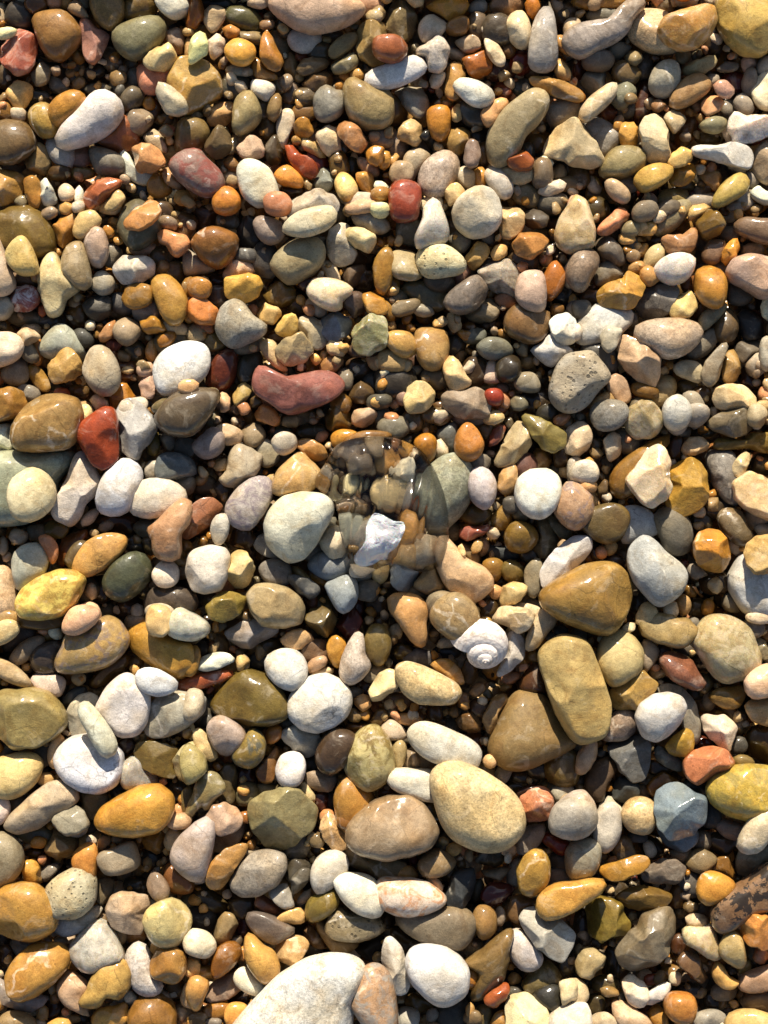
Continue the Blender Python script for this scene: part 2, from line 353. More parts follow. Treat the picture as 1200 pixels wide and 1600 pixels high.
pink-white rough nub|d8bfae ga 1|560 1220 600 1180 680 1230 670 1280 600 1290
cream sliver resting on white oval|d6b896 g 3|1110 1140 1150 1095 1220 1100 1240 1140 1200 1180 1140 1175
tiny white blade|d9c9b4 m 2|995 1220 1050 1190 1115 1200 1070 1230 1010 1245
dark mustard slab|6f5426 g -1|410 1160 500 1110 560 1150 540 1210 450 1210
.8b7660 - 0|150 460 80 35 10
.c09050 g 0|225 440 30 40 0
.7d7a70 m 0|710 310 45 60 20
.55544c g -1|690 620 90 60 30
.6a6a6c m -1|770 620 70 55 30
.9a9088 m 0|920 660 80 70 0
.8a7a58 g -1|1090 430 60 60 0
.6c5226 g -1|480 700 60 60 0
.6a6048 g -1|1010 330 60 60 0
.706b5c m -1|160 710 110 35 0
.5a5248 g -1|310 730 60 45 0
.b8854a g 0|235 910 28 80 0
.7b776c m 0|170 910 40 70 -30
.56523f g -1|830 910 70 60 0
.6b6a58 m 0|1080 850 90 60 -20
.c0b49a m 0|1100 770 70 35 15
.6b4a2c g -1|800 1030 60 60 0
.b9a294 g 1|910 1030 45 40 0
.86888a m 0|180 1170 60 40 30
.b5643c g 0|385 1180 40 30 0
.4f4e4a m 0|430 40 60 50 0
.d0ccc6 m 1|490 15 35 30 0
.c09c70 m 1|575 0 60 30 0
.c7b891 g 1|690 20 60 35 0
.5c4a36 g 0|1040 40 50 50 0
.8d8072 g 1|1050 110 50 35 20
.6b5230 g 0|1160 130 60 70 0
.bdbab2 m 1|830 1260 80 45 -15
.8a8070 g 0|200 780 50 30 0
.c9744c g 0|265 665 22 30 0
.a3a29a g 1|20 650 50 60 30
.8a6c34 g 1|1180 520 35 60 0
.a87c3c g 1|1185 650 35 70 0
.5a5a50 m -1|560 490 40 40 0
.c0a278 g 0|510 1260 50 30 0
T 300 320
rust-brown pebble with a heart-shaped notch of shadow!|9a6730 g 2|0 240 60 165 140 145 230 165 285 210 270 300 210 370 150 395 70 350 20 290
light grey base slab|b2b0aa m 0|-40 290 10 310 90 370 150 400 60 425 -40 430
pinkish-white wedge|cbb7a8 ga 1|175 440 230 370 310 335 370 370 400 430 310 440 210 465
bright golden-yellow block!|d6a646 - 2|205 460 260 440 350 430 420 450 440 500 410 570 330 610 250 605 205 560
amber short cylinder!|b9793c g 1|-20 610 40 565 110 610 170 660 150 750 60 750 -20 710
large grey rounded-triangle pebble!|a49d8d ms 2|150 740 190 640 260 595 320 620 380 700 460 750 450 810 380 850 270 895 200 860 155 800
cream cubic block|c9b27c ma 1|400 680 450 610 530 640 570 680 510 750 440 730
yellow quartz knob|cdb370 gq 1|515 780 570 700 630 675 670 730 650 800 590 825 530 810
lilac-grey bead beside the ivory ellipse|a99d98 m 2|385 130 420 75 490 85 560 115 570 200 510 245 440 225
ivory ellipse with brown scratches!|cbbf9f m 3|570 140 640 60 740 25 850 10 895 50 890 110 820 165 700 200 600 180
grey-ivory ellipse beneath its twin|c2b8a2 m 1|590 60 640 -30 760 -60 880 -40 920 0 850 30 700 60
large taupe block with a steel-grey shaded top!|a19370 m 1|490 370 560 270 680 210 800 220 830 320 780 410 690 460 610 490 540 440
dark slate block|4e4b49 ga 0|280 150 340 80 400 100 410 190 440 250 350 285 290 240
cream-white pebble with hollow|c2b69c m 1|840 260 860 160 930 115 990 130 1010 250 1035 310 990 370 920 385 860 350
peach-cream oblong on the hollow one|d8c09a m 2|945 190 970 140 1060 150 1140 190 1155 250 1110 305 1040 280 980 240
grey oval pebble|a09f98 m 1|1000 80 1040 40 1140 50 1230 110 1220 170 1130 180 1040 140
pearly cream-pink stone with a glossy edge!|dcc7a5 gq 2|720 540 760 465 850 460 950 490 1000 530 980 570 930 600 940 640 880 665 790 630 740 580
purple-brown pebble|746660 g 1|945 590 1000 545 1060 545 1090 610 1060 680 1010 710 960 650
blue-grey pebble with a pale triangle of light!|858d93 m 1|790 720 830 670 940 670 1000 720 990 800 930 840 870 860 810 810
golden arch-shaped pebble|b58a3c g 2|1060 560 1120 545 1200 590 1230 670 1180 700 1100 680 1075 620
tan glossy block with twin glints!|b5a27a ga 2|515 910 570 850 680 800 730 850 755 920 700 980 610 1010 540 970
cream curved slab|b8a98a m 1|420 880 460 840 520 860 550 950 600 1030 560 1040 480 980
cream slab leaning on grey|b4a688 m 1|660 760 690 700 760 690 830 740 850 870 770 910 720 870 690 810
olive-green translucent slab|9b9668 gq 1|1000 780 1080 700 1150 680 1210 720 1230 820 1200 900 1080 945 1010 910
dull red oval|7a402c g 0|100 1090 140 980 210 910 270 930 280 1040 240 1120 170 1155 110 1130
large terracotta-pink stone with a glossy end!|a5685a g 2|400 1120 430 1020 500 1015 560 1080 690 1060 780 1040 880 1050 945 1110 930 1170 860 1230 740 1280 600 1310 500 1240 420 1190
dark olive block|4d4836 g 0|285 1020 330 940 420 930 430 1010 380 1090 310 1110
small cream tablet|c0b078 g 1|245 1190 290 1130 340 1110 385 1150 340 1220 270 1260
olive-brown long pebble with two glints|7a6a44 g 2|-120 1180 -40 1160 60 1145 140 1140 175 1190 130 1270 40 1310 -60 1330 -150 1290 -220 1310 -240 1250
pink nub|c9b09c m 1|160 1180 200 1160 240 1200 230 1290 170 1300
amber half pebble|a97e34 g 1|1135 400 1160 320 1220 270 1260 330 1250 470 1200 560 1150 530
small brown glossy block|6e5c40 ga 0|970 1150 1020 1105 1110 1110 1140 1170 1090 1240 990 1230
olive pebble|6f5c2c g 0|450 560 540 480 640 520 640 600 570 640 480 610
taupe pebble|6b5c4c m 0|935 430 1000 370 1080 380 1085 440 1010 510 950 480
.545557 m 0|460 350 70 90 0
.5b5c5e m 0|340 320 60 40 0
.5a5250 g 0|155 575 55 55 0
.4e3c38 g -1|160 480 50 40 0
.b8863f g 1|45 520 65 55 20
.5a4636 g -1|90 90 60 70 0
.66665e g 0|220 100 60 40 0
.a99a88 m 0|780 640 60 45 30
.5c4c34 g -1|680 630 60 60 40
.cdb9a0 m 0|870 420 35 70 -30
.6a4a44 g 0|710 490 40 40 0
.8a7a4c g 0|140 850 70 60 0
.7c7a6a m 0|360 880 90 45 -10
.6c6c66 m 0|790 250 60 50 0
.b59a70 m 0|1170 960 70 60 30
.a48058 g 0|870 1000 70 45 -30
.50402e g -1|1050 1020 80 60 0
.4c4c4a m -1|1170 1120 90 70 0
.7a766c m 0|960 1090 40 60 0
.8a6a34 g 0|930 1240 60 50 40
.5f5f56 m 0|1170 1230 60 40 0
.6c4a30 g -1|540 830 60 30 0
.c4a88c m 1|1050 15 80 35 -10
.d5c6a0 m 1|1170 30 50 40 0
.5c5c58 m -1|930 50 40 50 0
.3d3426 g -1|1090 480 60 50 0
.9d9278 m 0|30 800 50 50 30
.a0683c g 0|80 760 60 30 20
.c09070 g 0|380 660 30 30 0
.5c4a3a g 0|1080 910 80 40 0
T 600 320
translucent white drop with a peach crest!|c0b9ac gq 2|195 210 240 100 250 10 300 -40 340 -30 380 70 410 160 390 230 310 260 220 275
tan folded pebble beside speckled disc!|cbaa78 ga 1|705 70 730 5 840 5 885 80 860 170 790 215 730 200
dark grey glossy pebble|5d564c g 1|875 50 900 20 980 30 1035 80 1010 140 930 150 880 120
orange tilted block!|c08340 ga 2|800 240 850 180 960 140 1015 165 1035 215 990 290 910 345 830 310
cream-tan tall translucent pebble!|c3a878 gq 2|1065 190 1100 90 1150 10 1190 -60 1260 -20 1310 150 1305 260 1240 290 1160 305 1090 260
ivory pitted coral stone!|cfc6a0 mc 2|205 350 230 270 290 245 390 255 470 310 515 370 480 430 380 450 280 455 220 410
tan rounded block beside the pitted coral stone|b19d72 m 1|20 370 60 290 110 280 200 300 210 390 240 440 180 475 70 455
buff brick|b39a62 ma 1|500 320 590 225 650 250 660 310 560 420 530 390
peach cube|cfae74 ma 1|660 290 710 250 780 240 775 310 700 355 670 330
grey-mauve translucent stone!|a29684 gq 1|585 410 640 360 770 340 840 390 850 500 820 590 740 570 650 510
dark mottled glossy pebble with silver glints!|86786a gs 2|375 610 420 540 510 470 580 440 635 490 640 560 570 650 480 680 400 650
pinkish oblong standing egg!|bfa18a m 2|820 540 850 440 920 415 990 430 1010 520 1005 640 960 670 880 650 835 600
amber pebble behind the pink egg|a86a28 g 1|1000 450 1040 370 1090 360 1130 440 1110 530 1040 600 1010 570
brown square pebble below the pink egg!|8c6a40 g 1|750 730 780 660 850 620 980 660 1030 680 1010 810 930 870 820 840 760 790
white faceted block!|d8d6ca ma 2|1035 730 1100 680 1150 680 1210 740 1205 860 1140 885 1080 850 1050 790
white slab with an orange end|d0c9be m 1|920 900 980 870 1060 800 1130 880 1180 920 1120 960 1050 1010 970 960
speckled grey porous stone!|a89e8c mc 2|1070 1040 1120 960 1210 930 1290 920 1340 980 1400 1080 1330 1160 1250 1260 1140 1290 1050 1230 1040 1150
dark mossy oval|6a644a g 0|115 530 160 490 280 480 390 550 370 640 280 650 180 590
grey-tan pebble|857a64 m 0|510 690 580 610 660 580 720 640 700 710 620 740 540 720
grey oval with pale rim|7e8580 m 1|580 900 620 850 690 835 770 860 800 920 740 960 640 960
buff pebble with sunny face|bb9c5e g 1|0 830 60 790 160 800 200 870 190 930 120 955 40 900
amber-tan upright pebble|b08a50 g 1|190 860 210 780 300 770 390 790 405 900 380 1000 310 1040 230 1000
cream nugget with a hole!|cdb993 ga 2|365 1000 420 940 470 980 510 1060 555 1110 480 1170 430 1175 390 1100
cream-white fan-shaped pebble with dark outline!|c9b27c ga 2|130 1230 150 1140 200 1105 260 1110 310 1160 315 1230 260 1290 170 1300 130 1270
grey-tan wavy slab!|a4917a m 1|360 1190 430 1150 510 1170 570 1130 630 1170 680 1240 660 1320 560 1350 440 1320 370 1260
small white quartz bit|c4b6ac gq 0|630 1060 660 980 720 980 730 1090 670 1115 630 1100
grey oval|8f8a7a m 1|815 1090 870 1050 940 1060 975 1130 950 1170 860 1165 820 1130
grey glittering chip|7d7c6c g 1|785 1230 820 1190 890 1200 915 1250 860 1290 800 1280
grey-white drop|9fa2a0 m 0|180 650 230 620 290 630 330 670 270 700 190 690
.403c34 g -1|70 1110 110 90 0
.6b6350 m 0|320 1080 80 60 0
.4d3c24 g 0|570 1040 70 80 0
.403a2c g 0|780 1020 70 70 0
.6b6658 m 0|85 580 60 45 -20
.7a7260 m 0|140 640 80 40 -15
.8c6a2c g 0|40 490 50 80 0
.9e7a34 g 0|20 660 25 70 -30
.625c52 m 0|350 480 80 50 10
.777874 m 0|480 230 60 50 40
.6a6a60 m 0|160 170 80 70 0
.93756a g 0|480 440 40 60 30
.a37c60 m 0|750 600 60 35 10
.5a4a34 g 0|870 350 80 50 20
.a89064 g 0|1010 340 35 40 0
.3c3830 g -1|1110 550 60 60 0
.85673c g 0|1080 660 40 35 0
.706e68 m 0|650 210 40 40 0
.9f9484 g 1|1180 400 40 90 20
.8e8e90 m 0|1190 670 40 60 0
.b8a072 m 0|50 970 80 60 0
.6a5040 g -1|160 980 60 40 0
.83877f m -1|180 1040 60 25 -15
.a13e24 g 1|690 1200 55 45 30
.a08a80 m 0|110 1210 35 35 0
.83786c m 0|740 1150 40 30 0
.9c6038 g 0|740 1240 40 60 20
.423a2e g -1|950 1220 90 70 0
.5d6664 m 0|560 820 60 40 0
.6a5230 g 0|340 1260 60 30 0
.4b4844 g -1|80 1270 50 40 0
.57544c g -1|450 890 60 60 0
.55534c m -1|860 1000 50 40 0
T 900 320
pink-orange oblong bar!|cf9070 ga 2|125 150 190 80 270 15 330 40 355 80 290 130 220 185 140 190
dark grey granular stone!|77716a s 1|115 240 170 195 230 210 290 280 325 340 290 390 210 360 140 300
mottled brown-grey pebble|8e7760 s 1|0 300 70 275 130 310 140 380 90 470 50 540 -20 530 -60 420
grey rounded chip|86837a m 0|125 480 150 380 210 365 285 430 250 470 170 500
flat golden-yellow polygon slab!|bf8f3a ga 2|135 540 200 490 300 460 310 420 370 420 440 490 400 580 350 650 230 645 150 620
translucent bean chip beside the amber oval|c9b380 ga 1|695 110 720 0 830 -10 840 20 760 90
dark olive pointed glossy pebble!|7a642e g 2|755 100 830 15 890 50 935 120 900 190 830 225 780 180
orange-brown scalloped stone!|b08760 ga 2|530 200 600 185 680 190 740 120 755 200 730 290 640 320 560 310
dark brown ribbed cylinder!|7d6a5a gb 2|1000 120 1050 80 1150 90 1260 110 1280 220 1200 250 1090 210 1010 170
golden tablet with a glint|cf9c48 ga 2|915 300 960 230 1010 200 1040 260 990 330 940 385 915 350
mottled brown disc|7c6450 gx 1|790 300 830 230 890 220 930 240 910 330 860 375 800 350
large pink-tan stone cut by the frame!|c2a490 g 2|945 420 980 340 1060 310 1200 330 1330 360 1350 480 1260 560 1160 580 1060 520 970 480
cream oval on edge|bfb28a m 1|420 380 450 290 510 250 550 270 540 340 480 390 440 420
white quartz egg with a glossy sheen!|d0c6bc gq 2|485 420 530 350 620 310 720 325 735 390 690 470 610 500 530 470
amber round plate with a bright rim!|bb8430 g 2|745 500 770 410 850 385 920 430 940 520 920 610 870 650 800 620 760 570
dark grey flecked stone|6e665c g 1|370 620 420 540 510 470 610 490 640 560 590 680 480 720 390 690
cream-yellow faceted gem!|cdbb82 gaq 2|580 680 610 600 710 530 750 580 760 640 700 710 610 710
long speckled pink-cream oval with a notch of shadow!|bda68c s 2|370 800 400 750 520 715 680 715 760 750 790 810 740 890 650 950 560 960 480 910 390 850
white oval half in shade!|bdbcb6 m 1|0 770 60 680 140 620 240 640 340 660 340 740 250 820 130 860 40 875 10 840
pale blue-grey faceted cube!|a4a8a6 ma 2|150 820 210 745 300 770 270 860 210 930 165 890
peach-cream diamond stone!|cfab84 g 2|260 880 300 810 380 850 460 890 525 960 520 1080 490 1160 430 1120 310 1030 270 960
pinkish faceted nugget beside the peach diamond|b9a088 ma 1|185 1110 240 1050 300 1080 330 1130 345 1220 290 1250 220 1210
grey-green leaf-shaped pebble|8b8b78 m 1|775 700 830 650 930 610 940 650 880 720 800 785 770 750
dark speckled round pebble|6b5c42 s 0|860 770 900 670 960 660 1005 730 990 820 930 860 870 830
black slate block!|34363a ma 0|1000 730 1040 660 1140 660 1190 740 1180 830 1060 845
grey smooth stone|7c7970 m 0|690 920 770 830 840 780 880 820 840 910 750 965
grey-white broken spike!|94928a ga 2|775 1060 810 980 880 900 930 855 955 890 920 980 900 1080 840 1150 790 1120
tan block beside the spike|a48a58 ga 1|915 1110 930 950 980 890 1030 960 1035 1050 990 1115
white flat oval with dark dapples|a6a69a m 1|610 1010 680 975 760 990 790 1050 770 1110 700 1090 630 1060
bone-coloured long pebble!|dcc398 m 2|845 1220 880 1140 980 1115 1070 1130 1140 1200 1120 1255 1030 1270 880 1280
tan egg|a0906a m 0|465 1190 500 1110 560 1075 615 1100 610 1180 540 1250 490 1250
pale grey round cap|c9c3b4 m 2|545 1290 570 1220 640 1190 700 1240 720 1310 690 1380 620 1410 560 1370
blue-grey disc behind the round cap|8f9191 m 1|660 1200 710 1165 770 1190 805 1270 790 1360 730 1400 690 1300
dark grey tan pebble|76705e m 0|325 1290 360 1220 430 1200 480 1240 500 1320 420 1390 340 1350
white nub|d8d0bc m 1|1155 640 1190 560 1250 560 1270 680 1220 740 1170 700
taupe round pebble|60594e m 0|940 540 990 490 1060 530 1100 580 1040 625 960 610
grey-taupe pebble|716b60 m 0|990 900 1040 850 1140 850 1150 900 1080 980 1020 985
brown tan pebble|b09a80 m 0|1040 270 1100 245 1165 270 1150 310 1060 305
.85826e g 0|600 80 130 55 -40
.b79a62 g 1|440 150 50 40 0
.4e4422 g 0|130 40 70 70 0
.837d72 m 1|430 40 70 50 -20
.6a645a m 0|560 30 80 40 -20
.8f8a70 m 1|340 150 55 40 -20
.73746e m 0|330 240 45 55 0
.c3a06a g 1|380 395 45 32 -20
.9b8464 g 0|355 320 40 35 0
.6c5540 g 0|100 580 60 40 0
.7c746a m 0|960 180 50 40 0
.c09860 g 1|460 440 45 50 -40
.8a5a28 g 0|710 490 50 50 0
.8d8d8e m 0|910 410 40 35 30
.6c6e70 m 0|30 650 50 50 0
.5d6062 m 0|150 950 110 80 40
.82622c g 0|430 1160 70 40 10
.4d3424 g -1|1100 1080 70 60 0
.a29c92 g 0|1130 1000 50 60 30
.a4a49c m 1|1190 930 35 90 0
.6b6040 g -1|700 1140 60 40 0
.6a6052 m -1|330 790 50 35 0
.b1a078 m 1|1170 1260 50 30 0
.3d3a2e g -1|260 1270 60 40 0
.a69068 m 1|170 1250 70 50 -40
.c9c6c0 m 1|5 800 28 45 0
.68543a g 0|790 1190 50 50 0
.4f4a40 g -1|330 720 50 50 0
.5a4b38 g -1|500 220 50 50 0
.8d8c88 m 0|1000 10 50 25 0
.4a3c30 g -1|920 260 40 50 0
T 0 640
glossy brick-red pebble with two glints!|a5451f g 3|485 140 510 90 560 50 650 -10 710 0 735 70 735 200 735 300 690 350 640 375 580 340 540 270 495 200
grey quartzite wedge!|a6a29c ma 1|740 120 730 20 790 -60 880 -50 980 100 950 190 880 250 870 310 800 300 745 240
large pale green-grey stone with a dark crack!|9aa18d gv 1|-200 420 -100 300 0 270 100 262 300 262 450 270 430 360 350 450 330 560 200 690 50 715 -100 720 -200 600
cream egg lying on the green-grey stone!|cfc199 m 3|70 540 90 450 150 390 220 375 290 420 330 510 320 600 260 670 180 700 110 670 80 610
white quartz block with a crooked face!|ccc0b2 ma 2|315 630 370 530 420 430 470 280 520 260 590 340 630 450 600 520 530 590 510 660 440 720 350 700
white kidney-shaped pebble!|cfced0 m 2|615 540 650 430 720 340 780 310 850 340 885 420 850 520 810 620 730 660 650 640 620 600
large smooth white oval overlapped by a peach stone!|d0c6b6 m 2|800 560 840 490 910 445 1010 440 1120 470 1170 540 1130 610 1060 650 950 680 850 660 810 620
peach fan-shaped stone!|c1936a g 3|920 750 980 700 1080 600 1150 560 1200 600 1180 720 1130 780 1130 900 1080 940 1000 930 960 890 950 810
tan cracked oval with brown veins!|c3954e mv 2|465 970 500 890 560 820 650 780 740 770 795 810 780 870 710 950 600 1020 520 1045 480 1010
dark green rounded pebble with a glint!|5d6048 g 2|650 1080 700 980 780 910 850 885 920 920 945 1010 910 1100 830 1170 760 1200 680 1160
white-green egg|b9b7a2 m 2|80 960 120 870 200 838 270 855 300 930 270 1040 200 1090 125 1135 95 1060
ochre pebble with yellow honeycomb patches!|bd9a48 gx 2|110 1200 150 1120 250 1050 360 1010 460 1015 525 1060 500 1140 450 1230 380 1290 260 1310 150 1300 115 1250
pink flattened disc|c08c6c m 2|245 810 285 785 330 810 360 870 350 940 320 965 290 890
grey-black striated shard|6d7272 g 1|975 350 1010 280 1100 270 1200 310 1220 400 1150 420 1060 440 990 430
white tilted chip beside the striated shard|a9aaa8 m 1|900 370 930 310 985 310 980 430 920 440
brown leaning tablet|7d5028 g 0|355 900 400 790 500 750 550 770 500 850 400 980 365 960
white bead|d2cdca m 2|955 1030 1000 960 1060 950 1110 990 1110 1070 1060 1110 990 1100
dark striped brown pebble|5c4e40 gb 1|905 1200 930 1130 1010 1110 1150 1120 1230 1180 1200 1270 1060 1290 930 1280
speckled salmon-cream slab at the frame edge!|d0b28e ms 1|-120 1020 0 975 60 1000 85 1100 105 1200 105 1300 60 1390 -60 1400 -120 1300
cream-pink thin egg|dcb694 m 2|430 1290 490 1230 560 1205 610 1230 630 1300 580 1360 500 1380 440 1350
brown big log-like pebble with gold end!|a07e48 g 2|80 150 110 60 170 -20 260 -80 370 -90 480 -60 510 30 490 130 470 210 400 250 250 260 130 250 90 210
white grey side slab|d2cec6 m 1|-60 140 20 90 75 90 85 180 90 240 0 275 -60 270
mustard dark upper pebble|7c5c24 g 0|-60 20 20 -60 100 -60 150 -10 90 60 0 80
purple-brown rounded block|6a5a44 g 2|970 50 1010 -20 1100 -100 1240 -130 1370 -110 1340 -20 1260 100 1180 160 1060 150 1000 110
grey small fin|8a857c ma 0|985 180 1030 140 1090 170 1135 240 1060 260 1010 220
olive nub|7d7040 g 0|900 260 950 170 980 110 1000 230 980 290 920 290
olive-yellow lump|6d6238 g 0|270 740 310 700 390 700 425 750 390 800 310 800
grey-blue chip|5c625c m 0|840 730 880 700 980 700 970 770 920 800 860 770
dark brown slab|4f3418 g -1|580 700 650 660 800 640 860 700 840 790 700 770
white thin rim pebble|c8c0b8 m 0|480 720 560 650 610 570 620 640 570 710 500 740
.e0d0a8 m 1|535 20 40 45 0
.6b6a60 m 0|230 770 50 45 0
.6a6048 g 0|480 920 50 80 40
.706e60 m 0|540 1130 60 70 40
.4a3c24 g -1|640 1120 60 70 0
.8d8a84 m 0|20 850 25 50 0
.3c3224 g -1|850 850 80 60 0
.a6a49c m 1|990 1260 80 40 0
.403020 g -1|830 1240 90 60 0
.5d5c50 m -1|670 1260 50 40 0
.5c5c5a m 0|1160 240 60 50 0
.6c6a62 m 0|1150 470 60 60 0
.3e3a28 g -1|40 920 60 60 0
.5a5038 g -1|940 850 40 50 0
T 300 640
mauve-white flecked oval!|b9ada2 mx 2|215 610 260 530 340 450 430 420 490 440 500 530 460 620 390 720 330 750 260 720 225 670
large ivory flat stone with an olive tint!|cfcbb4 m 3|455 720 490 630 570 540 680 515 820 525 885 560 890 640 840 740 760 860 700 930 600 950 530 900 470 830
tan faceted stone between ivory stone and jelly!|c49e64 g 2|510 500 530 400 600 320 680 265 730 310 800 375 810 420 750 500 650 530 550 535
pale taupe crinkled stone!|b5a68c gl 1|165 420 220 390 240 270 300 225 390 250 445 300 410 400 360 440 270 480 200 460
white small marble!|c6c5c0 m 2|500 210 530 160 580 142 640 165 650 230 600 280 540 275
tan glossy oblong|a5804a g 1|640 220 680 180 750 185 820 230 850 290 780 330 720 290
white triangular pebble|cbc6b6 m 2|795 830 830 760 900 720 940 760 970 860 950 925 880 935 820 890
dark blue-grey slab|84888a m 1|730 970 790 900 900 880 1000 920 1010 980 940 1040 850 1065 750 1010
grey-blue rounded triangle with white spot!|8f9698 m 2|830 1100 900 1060 980 1035 1030 1080 1030 1180 980 1250 930 1260 880 1200
blue-white small pebble|a3a8aa m 0|390 830 430 785 470 790 530 880 570 930 480 920 410 880
white chalky block!|cfc4b4 m 2|-20 900 60 860 140 850 210 870 240 920 215 1050 180 1120 80 1150 0 1130 -40 1020
pale yellow thumb!|c9b27a g 2|220 1050 240 900 280 865 340 890 395 980 380 1060 330 1120 260 1135
taupe-mauve oval|7d7468 m 1|415 1000 460 945 560 940 610 990 610 1080 540 1100 460 1070
dark grey-black tablet|5c6166 ma 2|580 1050 640 1030 740 1060 805 1120 780 1170 730 1195 650 1130
olive slab|9a8a62 g 0|590 980 660 980 750 1050 700 1070 610 1030
large buff flat stone!|ae9a72 g 2|345 1160 400 1100 480 1090 600 1120 670 1170 710 1250 680 1340 560 1370 440 1350 380 1270
olive-mustard pebble with a glint|98823c g 2|85 1230 140 1170 210 1130 320 1160 345 1190 300 1280 200 1330 120 1310
red-brown broken jasper!|9c6440 gav 1|-80 660 0 600 60 560 130 555 190 610 150 680 60 760 -40 820 -120 780
slim white-grey tablet!|b2b5b4 m 2|120 740 150 670 210 655 235 690 220 780 180 840 140 825
dark brown pebble|5a4428 g 0|215 820 270 750 370 760 400 810 350 870 260 860
white-cream side chip|bba890 m 1|140 110 200 85 280 110 325 150 310 210 220 230
mauve grey rounded pebble|9b8c84 m 1|0 220 60 160 130 110 200 160 180 260 90 310 20 280
taupe round pebble|8d8068 m 0|320 130 380 90 440 120 450 180 390 235 330 200
grey-white flat oval|9b9b90 m 0|410 240 460 190 520 240 540 310 480 355 430 340
amber lump|b07a44 g 1|380 20 440 -40 520 0 550 60 530 105 450 80 390 60
dark olive tall pebble|6a5528 g 0|820 60 860 -20 940 -30 990 30 990 110 920 140 850 120
pinkish grey glossy block|b49e88 g 1|990 50 1020 0 1130 -10 1160 30 1130 90 1060 115 1000 90
amber bead at the jelly rim|b88a38 g 1|865 180 900 135 980 130 1030 160 960 220 890 235
long tan pebble at the jelly top|8c6a38 g 1|940 210 1000 160 1100 135 1240 150 1200 200 1050 220
grey tilted chip|8a7f70 m 0|430 700 500 560 545 550 520 600 470 680
.6b6a64 m 0|1100 1130 60 60 0
.8b8a80 m 1|1060 1010 60 50 -30
.c9b480 g 1|1170 1010 50 60 0
.574a3c g -1|1090 1110 50 60 0
.8d8c88 m 0|770 890 50 60 30
.4a4640 g -1|190 510 60 50 0
.55544a m -1|80 470 60 50 0
.4c3c26 g -1|450 900 50 50 0
.a8823c g 0|800 1060 50 30 20
.5e5a34 g -1|800 1230 70 60 0
.5a2c18 g -1|1030 1230 40 60 0
.6a4228 g -1|740 1200 40 50 0
.54543e g -1|560 140 60 45 0
.544a30 g -1|760 140 90 40 0
.5a4426 g -1|780 300 70 50 40
.a08a70 m 0|760 70 25 18 0
.73726a m -1|550 310 50 40 0
.4f3c26 g -1|180 340 40 60 0
.3e3e38 m -1|430 390 60 40 0
.75725e m -1|130 60 40 50 0
.504a3c g -1|130 1190 60 40 0
.63645c m 0|1190 40 40 50 0
.c9c4b4 m 0|870 710 30 35 0
.5f4a2c g -1|1150 1230 60 60 0
.c8b080 m 0|510 440 40 30 0
T 600 640
large grey-green speckled stone beside the jelly!|9ea08a ms 1|200 650 215 520 260 370 300 340 360 300 440 275 520 310 560 400 540 570 480 660 400 740 340 790 280 780
orange egg!|bd7c2e - 2|440 240 460 150 515 90 570 120 620 210 600 280 540 325 470 310
amber glossy bead at the jelly side|b27f2a g 2|190 210 230 160 290 155 325 200 320 280 280 330 230 290
white pointed chip|c9c2b0 m 1|320 190 350 180 400 240 400 300 320 310
blue-grey shaded disc|6e777c m 0|335 160 390 100 450 95 450 200 420 270 390 220
mauve-white egg between two stones!|b9aca8 m 2|530 440 560 375 610 358 670 390 700 470 690 560 640 630 580 600 540 540
honey trapezoid|c8a878 ga 1|710 500 720 400 790 325 830 350 825 520 760 530
round white disc!|dcd6c8 m 2|830 540 850 440 920 385 1010 375 1085 420 1100 510 1070 610 1010 665 940 680 860 630
tall cream-tan wedge!|b9a57c ga 1|680 340 720 260 780 130 830 65 880 100 920 220 870 310 780 355 710 360
olive glossy broken stone!|8b7c40 ga 2|860 60 890 25 970 50 1060 100 1130 140 1135 220 1080 265 1000 250 930 160
pinkish-white chip|c9b498 m 1|1130 150 1170 90 1260 70 1300 160 1280 260 1220 310 1120 260
cream wing-like chip!|d6c08c gaq 2|600 80 680 0 720 -10 765 60 700 90 640 100
rosy long chip|8f5c50 ga 1|640 210 700 100 770 75 780 110 720 190 660 260
olive wedge under glossy broken stone|84683a g 0|925 220 1000 250 1070 270 1020 360 950 370
peach gnarled T-shaped stone!|d6b084 g 2|310 900 320 800 390 790 450 860 510 930 620 980 680 1050 680 1110 600 1180 490 1230 440 1170 390 1100 340 1000
small cream nub|d6bf92 m 3|460 860 490 840 510 900 500 930 470 900
tan orange oblong!|c1935c - 2|25 1200 60 1160 160 1155 230 1180 275 1250 260 1330 270 1420 250 1480 180 1460 90 1330 40 1260
taupe glossy rounded stone|948468 g 2|270 1200 310 1150 380 1135 450 1160 485 1220 470 1310 400 1380 330 1370 280 1290
white-grey split pebble!|adaea8 m 1|35 1020 70 950 140 925 200 950 215 1010 190 1090 140 1145 60 1110
grey-tan angular stone beside peach stone|9a8a6c ma 1|175 1110 240 1020 310 950 350 1040 390 1140 300 1170
pink bone-shaped pebble!|93574a g 1|465 750 520 730 600 730 650 710 665 750 610 785 530 820 480 800
dark mustard pebble with a triangular glint|6c5628 g 0|480 650 540 600 620 610 670 650 640 700 560 720 500 690
mustard block with lit face|8f763c g 0|675 700 710 630 770 600 800 660 780 730 720 750
olive-mustard round stone with a lit triangle!|8a6a2a g 1|755 790 790 720 850 700 920 730 960 790 930 860 860 895 780 870
tan shaded pebble|776a4c m 0|445 840 500 830 580 900 610 980 560 970 490 900
dark slate oval|3c4348 m -1|620 850 700 850 800 870 850 910 770 945 690 930
mustard bead|8b6e34 g 0|620 970 660 935 730 950 740 1010 700 1070 650 1030
olive bead|7c6e3c g 0|740 990 780 950 850 970 875 1050 820 1085 760 1060
cream tan tablet!|bfae80 ga 2|715 1190 740 1110 810 1075 890 1085 900 1130 850 1190 780 1240 720 1240
